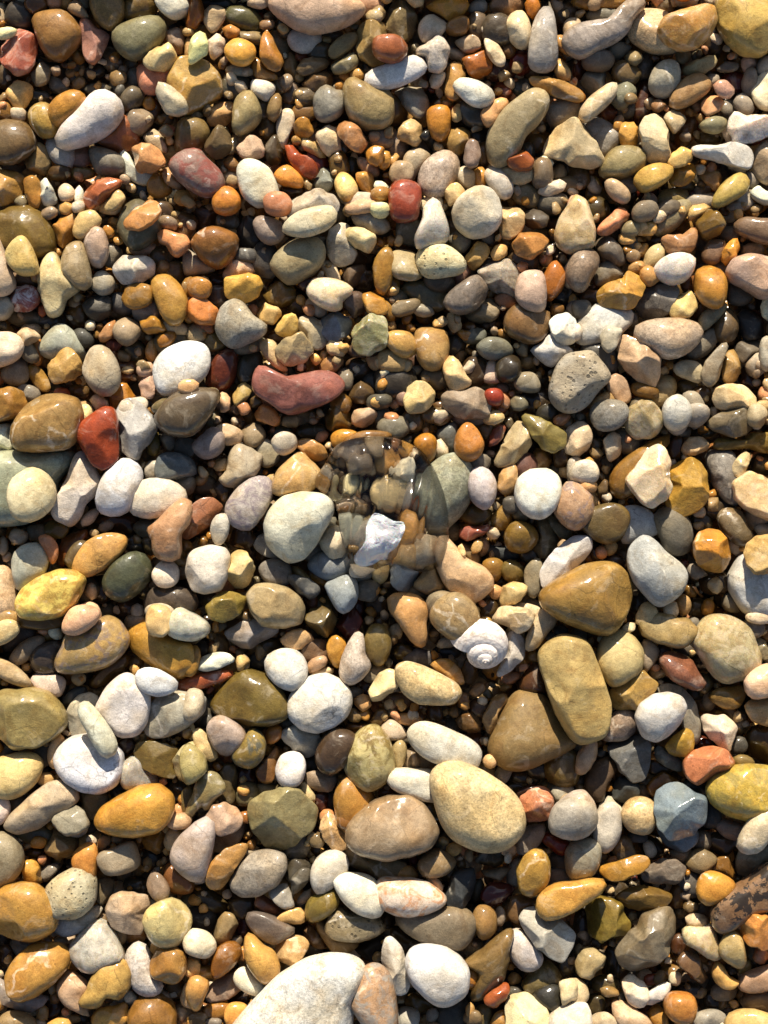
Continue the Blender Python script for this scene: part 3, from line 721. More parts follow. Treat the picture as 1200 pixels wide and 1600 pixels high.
grey-white oval upright|8f8c7c m 1|880 1020 920 950 970 935 990 1000 985 1100 950 1170 900 1150
white bar with grey shade!|cbc8c8 m 2|970 1030 1010 950 1080 870 1180 800 1290 790 1300 870 1230 960 1130 1050 1030 1120 985 1110
large tan-brown stone with a vein!|a07c3c gv 3|990 1170 1030 1110 1130 1050 1250 980 1380 960 1470 1000 1535 1090 1530 1200 1480 1320 1400 1400 1290 1390 1160 1340 1030 1260
orange-mauve speckled stone!|b28e6c gx 1|1060 620 1110 500 1150 455 1230 470 1300 550 1300 660 1240 730 1180 750 1110 700
dark olive-grey tablet|77725c ga 0|1010 670 1050 650 1190 770 1140 815 1080 780
grey chevron chip|6f6a56 ga 0|935 700 1000 680 1110 800 1050 880 990 940 920 850 980 800
peach nub|c9a070 m 1|650 1150 690 1090 740 1110 740 1170 690 1195
cream yellow chip|b5a570 g 1|480 1260 530 1230 590 1230 590 1280 520 1320 460 1310
amber sliver near jelly|b88644 g 0|70 660 120 620 165 660 165 750 130 850 90 860
olive drop near jelly|8a7a44 g 0|200 800 250 770 310 830 300 930 240 950 200 880
white lump under the jelly edge!|d6cec8 m 2|50 380 80 320 150 300 200 340 200 420 190 490 140 500 80 460
.6a5f40 g 0|180 80 60 60 0
.77766a m 0|60 110 80 55 0
.675c44 g 0|340 40 80 45 0
.8a8078 m 0|530 30 100 60 0
.85704c g 0|640 130 45 40 0
.3a382e g -1|630 310 60 60 0
.70504a m 0|890 350 60 70 30
.4d3a20 g 0|1110 300 50 50 0
.5a5a58 m 0|800 600 50 45 0
.5d5a44 m 0|860 650 50 40 0
.a8a8a4 m 1|1190 380 45 70 0
.463e28 g -1|720 1090 40 40 0
.4a3a1c g 0|640 1240 60 50 0
.c2a87c m 1|140 900 70 60 0
.b4b0a0 m 0|60 940 40 50 0
.8a6030 g 0|250 980 60 40 -30
.5a4c2c g -1|920 900 60 50 0
.7b7870 m 0|560 340 80 50 0
.c5784a g 0|185 560 28 60 0
.a87c3c g 0|150 800 60 60 0
.74684a m -1|420 760 50 50 0
.8a7a5c m 0|220 1140 70 40 0
.6c4a20 g 0|1150 200 30 30 0
.6b685e m -1|1080 380 50 40 0
.4a4a44 g -1|1010 40 60 60 0
.c4b9a0 m 1|860 1260 100 40 0
T 900 640
grey speckled granite disc!|8b867c ms 1|90 30 130 -40 230 -60 310 -30 325 30 280 100 200 135 130 120
translucent grey-yellow pebble|a79872 gq 1|310 80 330 0 400 -60 480 -40 550 50 530 120 470 180 380 175 330 140
grey-pink oval with lit top|a59c92 m 1|540 40 570 -30 640 -60 710 -10 700 80 650 145 590 140
pale milky quartz pyramid with a bright facet!|d6c09e gaq 3|315 440 380 360 440 260 510 215 560 250 585 330 580 430 605 470 560 560 480 605 420 580 360 510
long amber blade behind the milky pyramid!|9a7130 g 1|215 440 260 350 370 260 480 190 580 150 600 190 540 260 450 370 380 500 300 555 230 520
golden molar-shaped stone!|b98f38 gal 2|590 370 650 330 720 305 800 330 835 390 830 480 800 590 720 650 660 680 600 640 560 570 610 480
small cream faceted pebble above the molar stone!|d3c0a0 ga 1|655 240 710 175 780 170 845 225 810 270 720 290 670 280
brown mottled block with glint!|7c6c50 g 2|820 90 860 40 960 0 1060 -30 1110 20 1105 110 1050 165 950 165 860 130
twisted brown and gold stone!|8f7434 g 1|845 230 890 160 950 160 1010 190 1100 150 1210 140 1290 180 1300 250 1180 275 1070 240 950 250 870 260
grey-white round shell-like stone|8e867a mx 0|820 310 860 260 960 260 1000 340 1010 480 1010 570 950 580 880 500 840 400
peach and white crystal lump!|d8bd92 gaq 2|980 470 1040 420 1090 390 1200 430 1290 460 1310 600 1260 690 1200 690 1100 640 1030 590
white hourglass chip|b9b6ae ma 1|175 190 230 140 290 170 280 290 210 330 190 260
olive half pebble beside the white-grey oval|6f5c34 g 2|30 690 90 630 200 590 280 600 335 660 310 750 250 820 160 830 60 760
white-grey oval!|adaeac m 1|280 650 330 600 430 620 490 680 515 760 450 800 370 830 290 820
dark taupe oval with a lit patch!|777060 m 1|480 680 530 620 620 600 700 680 725 790 700 880 630 910 560 880 520 790
large pale grey bean with darker clouds!|b0b0aa m 3|325 910 350 840 420 795 480 820 560 900 650 970 685 1040 660 1130 580 1200 520 1225 450 1180 380 1100 335 1010
bright orange-amber block!|c4872c ga 3|735 830 770 770 830 730 900 760 950 820 970 900 970 980 920 1020 840 1015 770 970 740 910
brown rounded stone|7a684a g 1|885 660 930 620 1030 630 1060 700 1100 790 1030 850 950 800 900 730
tan cap on white stone!|b99a60 m 3|1060 910 1080 840 1150 790 1260 790 1320 880 1300 980 1220 1040 1130 1020 1080 980
large white stone under a tan cap!|c8c6c0 m 1|955 1080 980 1000 1040 920 1150 920 1290 1000 1320 1180 1260 1290 1170 1300 1060 1260 990 1170
dark brown sliver|4e4038 g 0|175 940 220 905 290 930 330 990 300 1020 230 980
small mustard chip|8f6f34 g 0|670 1130 700 1090 740 1120 760 1170 700 1170
cream block|d2c096 ma 2|380 1280 410 1220 460 1200 510 1260 500 1350 420 1360 370 1330
white small chip|d8d0be ma 2|555 1210 590 1185 640 1210 640 1300 590 1320 550 1280
tan rounded nub|a48c64 m 1|630 1180 670 1155 710 1190 710 1260 660 1290 630 1240
grey wedge|8f8c88 ma 1|690 1000 720 950 790 1000 830 1030 740 1065
blue-black pebble|30383e g -1|740 1090 790 1070 870 1130 870 1190 800 1170
grey egg low|6f6c62 m 0|920 1190 950 1145 1000 1180 1030 1250 960 1260 920 1230
white grey wedge at the frame edge|9c9c94 m 1|1110 740 1160 705 1220 720 1240 790 1160 800
cream ice-like chip|bdb59a ga 1|970 360 1020 290 1070 260 1100 290 1060 370 1040 430 990 410
.77766c m 0|310 190 70 70 0
.5a5034 g 0|790 700 50 50 0
.5c5a52 m -1|920 600 60 50 0
.4a4236 g -1|850 620 60 50 0
.b9ac9a m 0|1000 860 30 50 -30
.4a3a24 g -1|870 1080 80 60 0
.c4c2ba m 1|50 390 70 60 0
.c7a070 g 1|75 480 50 35 10
.b89c70 m 0|60 580 70 80 0
.bdb4a4 m 0|770 640 35 30 0
.55503c g -1|790 130 70 40 0
.3c3a30 g -1|1160 340 60 60 0
.5a4026 g 0|620 230 40 70 20
.4e4a40 g -1|380 1200 50 60 0
.72706a m 0|660 140 50 30 0
.4c4022 g -1|780 1240 80 50 0
.a59684 m 0|1130 680 60 60 30
.b0a890 m 1|1130 40 50 60 0
.a3a2a0 m 1|750 40 60 60 0
T 0 960
yellow-grey wet stone with white spots and a notch of shadow!|b0935c gx 2|345 310 390 200 430 120 580 80 620 30 680 10 750 50 800 150 780 220 700 300 600 340 480 365 380 360
mustard tray-shaped stone!|b98c38 g 1|790 110 820 80 920 50 1050 130 1200 180 1240 260 1220 350 1120 395 1020 360 900 290 820 220
salmon-cream disc above the wet stone!|d9ab88 m 3|390 80 410 20 460 -40 560 -50 620 -10 600 50 540 100 470 125 410 115
yellow quartz cube|c9b488 gq 3|910 20 940 -60 1030 -50 1080 10 1060 110 1010 138 930 120
grey-white translucent block|bdb9a4 gq 2|1050 60 1110 -40 1180 -20 1300 60 1290 130 1200 165 1110 150 1060 120
white oval leaf pebble|cfc49c m 2|-60 90 0 50 60 35 115 60 110 120 50 170 -20 195 -70 160
dark mauve-grey stone|67605a m 0|0 220 60 130 140 60 220 90 200 160 90 220 40 245
grey smooth long pebble|8f877a m 1|60 280 100 210 180 150 260 135 280 180 220 250 120 315 70 310
dark purple-brown round stone!|584c42 g 1|195 270 240 200 320 170 390 180 380 280 345 370 270 385 210 340
tan plank-like pebble!|ab9a7a m 2|-100 280 0 280 70 310 150 370 205 450 160 460 60 420 -40 360 -100 340
lilac-white round pebble|bdb3b0 m 1|190 410 230 370 320 370 400 400 400 460 360 515 270 480 210 450
large cracked olive-tan stone!|9d8a54 gl 2|-40 560 0 500 90 465 200 460 310 500 380 580 405 680 350 740 240 810 130 835 30 780 -40 700
pale yellow oval at the frame edge!|cfb476 m 2|-40 930 60 880 160 860 240 890 265 950 220 1050 130 1120 50 1145 -40 1110
large white pebble with fine scratches!|d2d0d4 mv 2|340 900 380 820 460 765 560 760 680 800 760 870 765 980 720 1060 640 1110 520 1095 420 1040 360 970
ivory finger lying over the scratched white pebble!|c6c4ae m 4|490 590 530 545 580 580 660 680 715 770 725 850 670 890 620 850 560 750 510 660
large white flat oval standing tall!|d9d0ca m 2|600 600 650 490 730 400 800 370 860 410 930 480 930 590 900 690 840 750 760 760 700 720 640 650
white small oval leaning on the tall one!|d0d0ce m 3|845 390 880 350 940 340 1010 360 1100 420 1080 480 1000 510 930 500 870 460
cream under-slab|c0b9a4 m 1|410 660 430 580 500 500 560 490 620 520 600 600 560 690 540 770 440 770
grey and cream lens-shaped stone!|a5a398 m 1|905 740 910 640 960 540 1050 470 1180 490 1280 520 1270 610 1180 690 1060 760 950 770
rust-orange long chip|b5623a g 1|1100 440 1150 400 1250 370 1410 345 1460 360 1440 400 1330 440 1220 480 1140 490
peach flake|cfae84 m 1|300 890 330 790 370 755 420 780 350 870 340 930 380 1010 340 990
pinkish tan stone half in shade!|b5a184 m 2|30 1320 90 1230 200 1130 300 1050 380 1035 470 1090 490 1160 420 1220 330 1270 250 1330 120 1370
golden cracked oblong!|c38f38 g 3|590 1280 640 1200 760 1130 880 1070 1000 1060 1080 1120 1090 1200 1060 1300 980 1360 820 1390 680 1370 600 1330
olive-brown dark stone|76622e g 1|840 860 870 790 960 790 1110 830 1100 960 1090 1025 980 1000 890 950
cream bone-shaped stone!|b7a878 gal 2|1080 910 1130 840 1200 780 1270 850 1290 960 1250 1050 1160 1050 1100 1010
grey and white translucent slab|a8a49c gq 1|760 1010 790 920 850 890 920 960 980 1050 880 1090 800 1090
cone of grey and buff|8c8568 m 1|500 1100 580 1120 670 1130 660 1200 620 1280 560 1290 510 1190
olive-grey glossy mound|938a74 g 2|320 1290 370 1220 450 1195 520 1230 560 1310 500 1370 400 1380
mustard flat pebble in shadow|6b5224 g 0|540 420 620 350 740 270 800 250 790 330 700 410 600 470
dark slate sliver|4a5256 m 0|370 560 430 490 530 450 560 480 470 530 420 580
white-lilac end at the frame edge|d0c4c4 m 2|-60 1160 20 1140 60 1190 50 1260 0 1310 -60 1290
brown dark round|4a2c18 g 0|740 800 820 780 840 830 790 880 750 850
grey shaded pebble|6a6a62 m 0|0 850 40 800 100 840 40 900 -20 900
.8a6c30 g 0|350 110 90 50 0
.7a6234 g 1|260 20 150 60 0
.6b675a m 0|280 860 60 80 30
.c4a878 g 1|280 1030 45 35 0
.5b5848 g -1|1130 1100 60 60 0
.c99a6c m 1|1120 1240 40 45 0
.7d6e44 g 1|1180 1180 40 90 0
.4a4440 g -1|740 1100 50 50 0
.4a3a20 g -1|1150 720 70 60 0
.8a7e6a g 0|850 50 60 40 0
.5a5a50 m -1|560 1320 50 40 0
.a38a58 g 1|40 20 90 30 0
.c0b890 m 1|1195 730 20 50 0
.a58a70 m 0|100 1180 60 50 0
T 300 960
grey-lilac trapezoid pebble with glint|a49b94 m 1|200 110 280 60 360 30 450 50 570 95 500 150 400 200 310 220 240 170
cream-brown nugget|bfa580 ga 1|555 160 600 110 680 85 740 120 765 175 700 215 620 215 570 190
white round ball with a grey shadow disc!|cfccc4 m 2|460 310 490 250 560 220 640 225 700 280 720 360 690 440 630 475 540 440 480 380
large white pebble with hairline cracks!|d0cdc6 mv 2|595 590 610 520 660 440 740 390 840 370 920 410 985 480 995 560 960 640 880 700 780 735 690 715 620 660
large dark olive stone!|75612a g 1|110 560 170 470 240 390 330 350 450 380 560 470 600 560 590 640 500 690 360 690 220 660 130 610
white flat flake!|d2cfc8 ma 2|30 340 60 270 130 240 220 240 280 290 180 330 100 355
mustard amber bead|b28838 g 1|845 210 870 150 920 140 960 190 940 270 915 330 870 290
pinkish-white speckled drop!|bfae9c ms 2|925 350 950 240 1000 140 1050 110 1075 160 1080 250 1115 320 1060 400 990 435 940 410
olive rounded pebble|86703c g 1|1075 170 1110 80 1160 60 1220 90 1240 200 1200 300 1150 320 1100 260
dark olive stone|6f5f38 g 1|705 30 760 -40 860 -40 910 30 890 110 820 155 750 110
dark red stone|5e2c20 g 0|900 70 950 -20 1020 -40 1060 40 1020 130 960 160
lilac-pink round stone!|b5a090 g 2|100 720 130 660 190 640 270 680 330 740 310 830 250 870 180 870 130 800
yellow-grey conglomerate pebble!|947c3c gx 2|250 880 320 790 370 720 430 740 460 810 440 900 370 960 290 940
cream long lens beside the lilac stone!|c2b48c m 2|0 720 30 695 80 730 110 830 190 890 150 925 90 910 30 830
orange small bean|b9803c g 1|455 750 490 700 550 695 565 740 530 790 480 810
grey-white broken shell-like piece!|a9a79c ma 1|555 760 600 700 700 690 810 770 780 850 715 920 650 860 580 800
dark brown disc!|5a4530 g 2|775 900 800 800 860 730 930 715 1025 760 1000 860 950 940 880 1000 810 980
olive egg with pale crust!|9d8a54 gx 2|960 920 990 820 1050 730 1130 695 1190 730 1240 830 1260 950 1200 1050 1100 1095 1020 1040 970 980
white ball!|d3cbc4 m 2|525 980 550 900 610 870 680 885 705 950 690 1030 640 1070 560 1065
brown faceted wedge|85643c ga 1|390 990 450 920 500 850 540 805 540 900 510 1050 430 1050
grey-brown long pebble|85786a m 1|690 1010 760 975 850 990 915 1020 880 1100 800 1110 720 1080
ragged-edged olive grey plate!|978a5e gal 2|365 1160 440 1100 520 1090 600 1050 680 1080 740 1150 770 1220 760 1310 680 1400 560 1480 440 1460 380 1350 360 1260
amber sun-lit half pebble!|b07e34 g 1|890 1130 920 1040 970 990 1060 1050 1130 1110 1140 1230 1080 1320 1000 1390 930 1330 900 1240
bent olive-cream twig-like stone!|9a8c60 gl 2|0 1130 30 1040 100 985 170 1010 205 1090 140 1160 90 1220 40 1190 10 1270 -40 1270 -20 1180
grey-olive long slab|6e6448 g 0|160 1010 210 930 270 950 285 1060 260 1200 180 1180 150 1100
pink-tan bump|b99a80 g 2|90 1250 140 1195 200 1185 280 1220 320 1280 290 1340 180 1380 100 1330
yellow-olive stone at its left edge|a0925c g 2|-60 850 -10 820 60 880 90 960 50 1020 -30 1060 -70 970
peach rough pebble|d8bc9c gal 2|1105 480 1140 410 1170 370 1220 350 1290 360 1300 440 1240 500 1180 555 1120 530
small peach mound under the line|c9a678 m 1|1000 540 1060 500 1110 505 1120 570 1060 610
pink-cream porous lump|bfa288 gl 1|730 300 790 265 840 270 830 320 760 370 720 360
cream crust|c7b89a m 1|720 390 790 340 880 330 910 380 820 380 740 410
grey pebble|75726a m 0|960 490 1000 455 1070 480 1050 530 990 560
brown crusted chip|6c5236 ga 0|950 690 1020 680 1110 680 1090 740 990 730
amber disc edge|a8823c g 1|-40 280 0 200 45 230 45 310 10 380 -40 380
.4a4e4e m -1|420 290 55 50 0
.6d6040 g -1|490 200 60 45 0
.75604c g 0|770 220 70 60 0
.85806e m 1|20 110 45 60 0
.5d5848 m -1|70 600 70 80 0
.b0b0aa m 1|10 560 50 80 10
.5c4030 g -1|1090 450 50 50 0
.857e6c m 0|1140 370 60 50 0
.4c2a18 g -1|340 1010 60 60 0
.6a6850 m 0|350 1130 60 60 0
.7c7860 m 0|470 1090 60 30 0
.c2b690 m 1|720 1110 25 60 -35
.4c4c48 m -1|870 1160 50 60 0
.4c2a1c g -1|800 1170 40 60 0
.cf9a6c g 1|850 1260 40 40 0
.5f5c50 m 0|600 680 60 40 0
.403c34 m -1|90 660 50 40 0
.484640 m -1|740 930 60 40 0
.3c3a2c g -1|1000 1100 50 50 0
.a0703c g 1|340 1270 40 30 0
.4a4a46 m -1|60 210 40 40 0
.53432c g -1|1180 50 40 40 0
T 600 960
large cream-beige teardrop stone!|cdb687 ms 4|310 1060 340 980 410 940 500 940 600 985 720 1060 820 1150 865 1250 850 1360 770 1440 640 1470 520 1440 410 1360 350 1230
white rectangular-oval pebble!|cfc9b8 m 3|145 760 170 700 240 670 330 685 450 740 560 800 600 870 560 960 480 965 350 935 210 860
white stubby cylinder behind the teardrop!|d2ccba m 2|20 1040 50 970 180 970 310 985 330 1060 330 1160 230 1155 100 1110
speckled cream cigar-shaped pebble!|c8b081 ms 3|65 370 80 310 140 290 220 310 340 370 450 430 485 490 430 555 330 560 220 555 120 490
large taupe flat stone with a pitted edge!|8c7244 m 1|655 830 700 690 780 540 850 480 960 490 1030 540 1130 700 1200 760 1190 820 1050 890 880 960 760 950 690 900
tall tan-olive rounded block!|b49a5f - 3|985 290 1010 220 1090 160 1170 150 1260 190 1310 280 1360 420 1400 560 1390 700 1340 760 1230 790 1150 730 1080 600 1030 450
spiral snail shell, weathered white!|SHELL m 4|500 240 560 140 650 90 740 90 770 180 740 300 700 410 640 420 580 370 560 300
white plate behind the shell|c9c1b8 m 2|700 370 760 270 770 110 840 120 890 170 885 260 800 340 730 390
cream chunky crystal!|d0ba94 gal 3|680 40 720 -40 800 -60 900 -40 940 20 890 110 830 120 770 70 720 60
cream-grey slab beside the crystal|bba98a m 2|890 220 900 120 960 0 1040 -60 1080 30 1010 130 960 200
striped tan-olive stone!|a08860 gb 2|290 20 330 -80 420 -130 510 -110 580 -20 580 100 520 185 430 160 340 100
golden broken chip|b48a44 ga 2|285 320 340 285 410 285 480 350 505 440 460 440 380 380
pink-salmon granular nub!|c98560 gs 3|830 1150 880 1100 970 1085 1050 1130 1060 1200 1010 1280 920 1310 860 1270
large taupe-pink stone!|9d8668 g 3|-220 1330 -170 1260 -60 1170 60 1140 150 1130 240 1190 310 1270 340 1360 290 1450 170 1500 20 1520 -140 1490 -220 1420
white curved bean|b1a47c g 1|50 860 80 790 120 790 140 850 110 950 70 955
white tiny ball beside the taupe stone|c9ad88 m 2|620 920 650 880 690 890 700 940 650 960
tan wet block|a48a60 g 1|610 650 650 590 690 510 750 500 780 540 720 640 660 770
brown cubic chip|7d6444 ga 1|440 660 500 620 600 620 620 740 540 750 480 720
olive round stone|6a5526 g 0|1000 960 1050 880 1130 840 1200 880 1200 1040 1100 1070 1020 1020
dark brown-red pebble|5a3c22 g 0|850 440 900 350 980 300 1010 440 1000 480 880 480
grey-white drop|8f8f88 m 1|330 180 380 140 450 160 480 185 400 205 340 210
amber shaded pebble|6e5430 g 0|490 340 520 270 570 300 590 400 550 440 500 420
golden tan nub|b99c60 g 1|580 60 610 10 660 10 680 60 630 100 590 100
mottled pinkish nub by the shell foot|9c8060 gs 1|530 490 560 440 610 425 640 470 600 520 550 520
pink-white quartz under the cigar|bdb2a4 gq 1|-20 720 30 660 80 670 140 740 130 775 20 775
olive dark pebble|4f4526 g 0|60 230 110 180 190 230 180 270 90 280
white small wedge|a9a6a2 m 0|690 1000 720 950 800 960 790 1020 740 1060
brown disc under the salmon nub|3c2418 g 1|820 1120 900 1070 1000 1075 1070 1150 1040 1200 960 1130 860 1170
olive bead beside the teardrop|64562e g 1|220 1200 280 1160 340 1180 360 1280 280 1290 230 1260
.7a6248 g 0|90 540 70 45 0
.57565a m 0|240 280 100 50 0
.403c3a g -1|400 240 70 40 0
.5a5a54 m -1|420 700 40 50 0
.8a7c64 m 0|190 920 90 60 10
.4e4432 g -1|880 1010 80 50 0
.8d9292 m 0|1110 1110 60 45 -10
.c49a64 g 1|150 655 90 25 5
.594430 g 0|600 590 60 50 0
.504428 g -1|820 1090 60 40 0
.3a3428 g -1|960 970 60 50 0
.a5926c m 0|90 550 20 20 0
.5c4c34 m 0|320 110 30 60 0
.8c5a30 g 0|20 1120 50 30 0
.7d7050 g 0|0 150 30 80 0
.6c4a24 g -1|560 800 50 60 0
.a39a8c m 1|1140 1230 60 80 30
T 900 960
round buff stone!|bda873 - 2|135 280 160 170 220 115 300 105 370 150 420 240 400 350 330 400 230 445 170 380
brown nodular stone!|a08a5a gl 2|395 60 440 10 560 -10 640 20 700 25 745 80 730 150 640 200 540 180 440 140
large cream-olive veined stone!|b6a67c gqv 2|725 170 780 70 860 15 960 20 1060 80 1120 180 1150 290 1100 370 1000 415 900 420 830 350 770 260
red-brown freckled jasper egg!|8a5840 gs 2|525 290 560 245 630 245 720 290 770 370 810 430 760 475 680 450 580 390
ochre faceted nugget!|ae8c48 ga 2|205 510 250 430 330 360 400 345 460 390 505 440 460 520 380 590 280 605 215 590
white bowl-shaped pebble!|cfc8be m 3|370 640 400 560 480 505 570 490 650 520 685 580 650 670 580 750 500 795 420 760
grey curved slab behind the white bowl stone|9a917e m 1|500 470 580 430 680 470 750 560 775 680 770 790 730 820 680 730 640 640
granular mauve stone|9c8672 gs 1|160 770 210 650 260 600 350 600 380 700 330 770 240 790
slate grey block with a white patch!|6f7070 ma 1|195 830 270 780 390 750 465 800 450 960 420 1030 350 1045 280 980
yellow pyrite-like nugget|b0913c gal 2|550 830 600 770 680 710 730 740 735 850 690 895 600 890
blue-grey long pebble|6a7070 m 1|475 850 520 810 590 870 670 910 660 990 580 960 510 920
orange-pink faceted stone!|c0764a ga 3|680 920 750 850 860 825 930 850 1000 930 960 970 850 1030 760 1065 690 1020
cream gnarled white stone!|dcc6ac gal 2|780 650 820 618 870 640 930 630 1005 710 970 800 960 860 910 840 850 780 800 720
mustard curved bean!|8d7440 g 1|825 510 870 465 960 450 1040 440 1055 490 1020 570 940 590 860 550
pink-white egg at the frame edge!|cfb0a0 m 3|1055 430 1090 360 1160 325 1260 320 1310 400 1280 480 1190 510 1100 515
tan mottled flat stone|b09a74 m 2|1045 570 1110 530 1200 490 1290 510 1300 680 1190 695 1100 660
big yellow and green blotched stone!|b99c40 gx 3|810 1090 860 1010 960 960 1080 940 1200 950 1300 1000 1320 1180 1240 1280 1080 1290 940 1260 850 1190
blue-grey flaky slate block!|7d8a90 ga 2|505 1100 560 1080 640 1060 700 1100 800 1150 820 1240 790 1330 700 1400 580 1410 520 1340 490 1240
cream orange-spotted ball!|ccae7c gs 2|285 1250 310 1180 380 1145 460 1155 500 1200 500 1300 440 1370 350 1360 300 1310
white-cream faceted stone|c0b8a2 ma 1|120 1290 160 1180 220 1140 290 1220 290 1320 240 1410 160 1420
pink-white pebble beside a salmon nub!|b9a896 m 2|-160 1270 -100 1180 -20 1120 50 1110 110 1180 125 1280 60 1380 -60 1400 -150 1350
mauve granular drop|a28e78 gs 2|0 940 20 860 80 790 140 780 140 870 90 960 40 1000 0 990
dark brown leaning slab|5e4e3c m 0|65 1050 110 950 190 900 245 960 180 1070 170 1140 110 1140
dark grey faceted block|434a4e ma 0|215 1110 270 1020 380 1060 390 1130 300 1190 230 1160
mustard dark triangle|7c5e26 g 0|440 1070 540 980 660 1050 580 1090 520 1100 490 1150
dark olive stone|504120 g 0|1065 790 1100 710 1200 690 1280 750 1280 920 1180 930 1090 870
grey translucent corner|85826e gq 1|1080 130 1150 140 1210 200 1210 310 1150 270 1110 200
olive bead by the orange-pink stone|8a7a4c g 2|985 900 1030 880 1090 895 1115 940 1010 945
white fin|a89e8e m 1|415 180 470 175 515 230 460 330 420 350
white small rod|cdc0a2 m 2|270 100 330 50 370 50 375 90 320 120
cream-pink thin shell at the edge|d8c0a4 m 3|1090 1290 1140 1230 1200 1190 1280 1200 1280 1350 1170 1370 1100 1340
grey taupe sliver|857a68 m 0|790 570 810 470 850 480 880 580 850 620
olive mustard bead|9a7c3c g 1|75 240 120 205 150 230 140 320 100 310
grey chip beside brown nodular stone|75746e m 0|710 40 750 25 770 60 740 100
.d0c8b8 m 1|160 155 25 20 0
.6c685c m 0|20 140 40 60 0
.5a5650 m -1|680 220 60 40 0
.705040 g 0|550 230 40 40 0
.4e4a40 g -1|750 490 50 40 0
.6e5a38 g 0|980 650 40 100 -30
.5c2e18 g -1|790 820 50 50 0
.393e40 m 0|740 1100 70 45 10
.7a7a70 m -1|420 1110 40 40 0
.3c3a34 m -1|30 1060 50 50 0
.5a4a2c g -1|520 960 60 40 0
.4a3a24 g -1|450 560 40 50 0
.c0bcb4 m 1|1160 15 90 30 0
.6b5230 g 0|1180 90 40 60 0
.75706a g 0|1100 90 60 50 0
.6c6040 g 0|800 430 50 50 40
.41484c m 0|840 1240 50 70 0
.8b8474 m -1|20 810 40 40 0
T 0 1280
grey-tan round stone at the frame edge!|97886a m 2|-80 130 0 90 70 110 125 180 140 270 100 360 20 415 -80 430
glossy amber stone with a grey flank!|b5883c g 3|-60 500 40 420 130 400 230 410 310 470 355 560 345 660 290 720 200 755 100 740 -20 700 -80 620
mustard spur|b99244 g 1|140 390 150 260 210 255 240 290 270 420 200 410
round grey stone dotted with dark pits!|b4aa8c mc 3|290 460 340 380 420 330 500 312 570 350 590 440 570 540 500 600 410 605 340 580
white crescent stone under the pitted one!|c5c3bc m 1|310 650 360 590 480 610 590 560 620 520 645 540 590 630 480 710 390 725
golden-orange half disc|cf964c g 2|455 250 490 190 560 155 600 190 605 290 590 370 520 330 470 310
taupe rounded block with a peach corner!|a08f74 m 2|615 250 640 200 720 180 820 140 860 210 870 290 800 330 680 340
dark cup-shaped stone|6d6450 m 1|585 390 640 365 715 380 700 460 660 530 610 525
cream-pink mitten-shaped pebble!|b9a084 m 2|660 560 700 480 760 455 860 470 935 500 930 570 890 640 880 720 790 710 700 660
pale yellow ball with a shaded rim!|ccb87c g 3|905 620 950 540 1060 500 1130 530 1190 620 1170 710 1110 790 1020 800 950 750
grey-white translucent wedge!|b5b0a4 gq 2|420 820 470 750 560 660 620 630 680 660 740 780 775 860 690 890 600 940 530 940 460 890
golden dumbbell-shaped stone with shadow notch!|b9893e g 3|45 970 90 890 180 800 260 780 370 800 430 850 420 930 340 1020 240 1090 150 1120 70 1080
pinkish-white grey slab beneath the dumbbell|aa9c90 m 1|-60 1000 0 980 60 1050 150 1110 290 1090 260 1170 170 1210 50 1170 -50 1110
golden gnarled three-lobed stone!|b8934c gl 3|490 1150 540 1060 590 960 660 895 760 890 810 950 800 1040 750 1120 660 1110 640 1160 550 1180
pink-tan curved stone|bd9a78 m 2|365 1050 400 980 440 965 540 1030 530 1100 500 1170 570 1200 560 1225 460 1180 390 1130
white granular oblong!|cfc4b8 ms 2|785 870 820 800 880 770 940 830 960 980 1020 1010 990 1080 900 1095 830 1040 810 950
brown-gold lumpy ball!|a07434 gl 3|940 920 970 840 1030 805 1110 810 1155 870 1150 960 1080 1020 1010 1000 960 980
large amber-brown dome at the bottom edge!|8f662c g 2|805 1220 850 1140 920 1100 1010 1105 1080 1160 1100 1220 1090 1320 1000 1400 880 1390 810 1310
golden wedge chip|bb9148 ga 2|570 1250 620 1180 700 1175 790 1140 805 1190 790 1280 720 1320 600 1310
purple-brown small glossy bead|8a7c70 g 2|920 400 950 330 1000 350 1055 430 1040 490 980 505 940 460
lilac-white long stone!|b4a49a m 2|1070 210 1110 130 1180 60 1270 -10 1330 10 1340 100 1310 260 1280 370 1200 385 1120 320 1080 270
brown rounded pebble beneath the lilac stone|7c5630 g 1|1020 350 1060 270 1120 310 1200 380 1200 450 1120 470 1050 440
tan tapered pebble|9a7e50 g 1|285 190 310 110 350 50 450 80 480 160 440 250 360 270 310 240
mustard pebble|a68040 g 0|880 120 1000 80 1030 110 1020 190 980 225 930 190
grey glossy fleck chip|8c8a86 g 0|250 330 300 290 380 280 360 320 290 385 260 370
taupe-pink round stone under the golden oblong|a89c8c m 1|330 20 380 -60 500 -70 550 10 540 80 490 108 400 80
grey-blue corner chip|65696a m 0|60 770 120 740 240 770 180 820 110 860 75 810
peach wedge at the right|cdb27c m 2|1150 870 1200 865 1250 900 1240 980 1190 995 1150 960
cream rough chip|c9ad84 ga 2|1130 1120 1160 1030 1210 990 1260 1040 1250 1150 1200 1190 1140 1160
white scratched small egg!|cfc8bc m 3|1150 760 1180 700 1240 695 1310 730 1345 800 1300 860 1230 850 1170 820
olive grey dome|8a7c60 m 2|0 1250 50 1210 150 1220 220 1270 200 1330 80 1340 0 1310
golden cap|c99e58 m 3|280 1290 340 1250 410 1255 450 1290 420 1340 320 1340
cream-tan foot|a68e68 m 1|600 190 630 100 700 120 680 160 640 190 620 200
dark brown slab|6a4a22 g 0|130 210 190 190 270 190 260 230 180 250
.5c5a44 g 0|200 90 120 50 0
.45443c g -1|850 420 60 50 0
.44423a g -1|930 240 60 50 0
.8f8570 m 0|740 710 50 60 -30
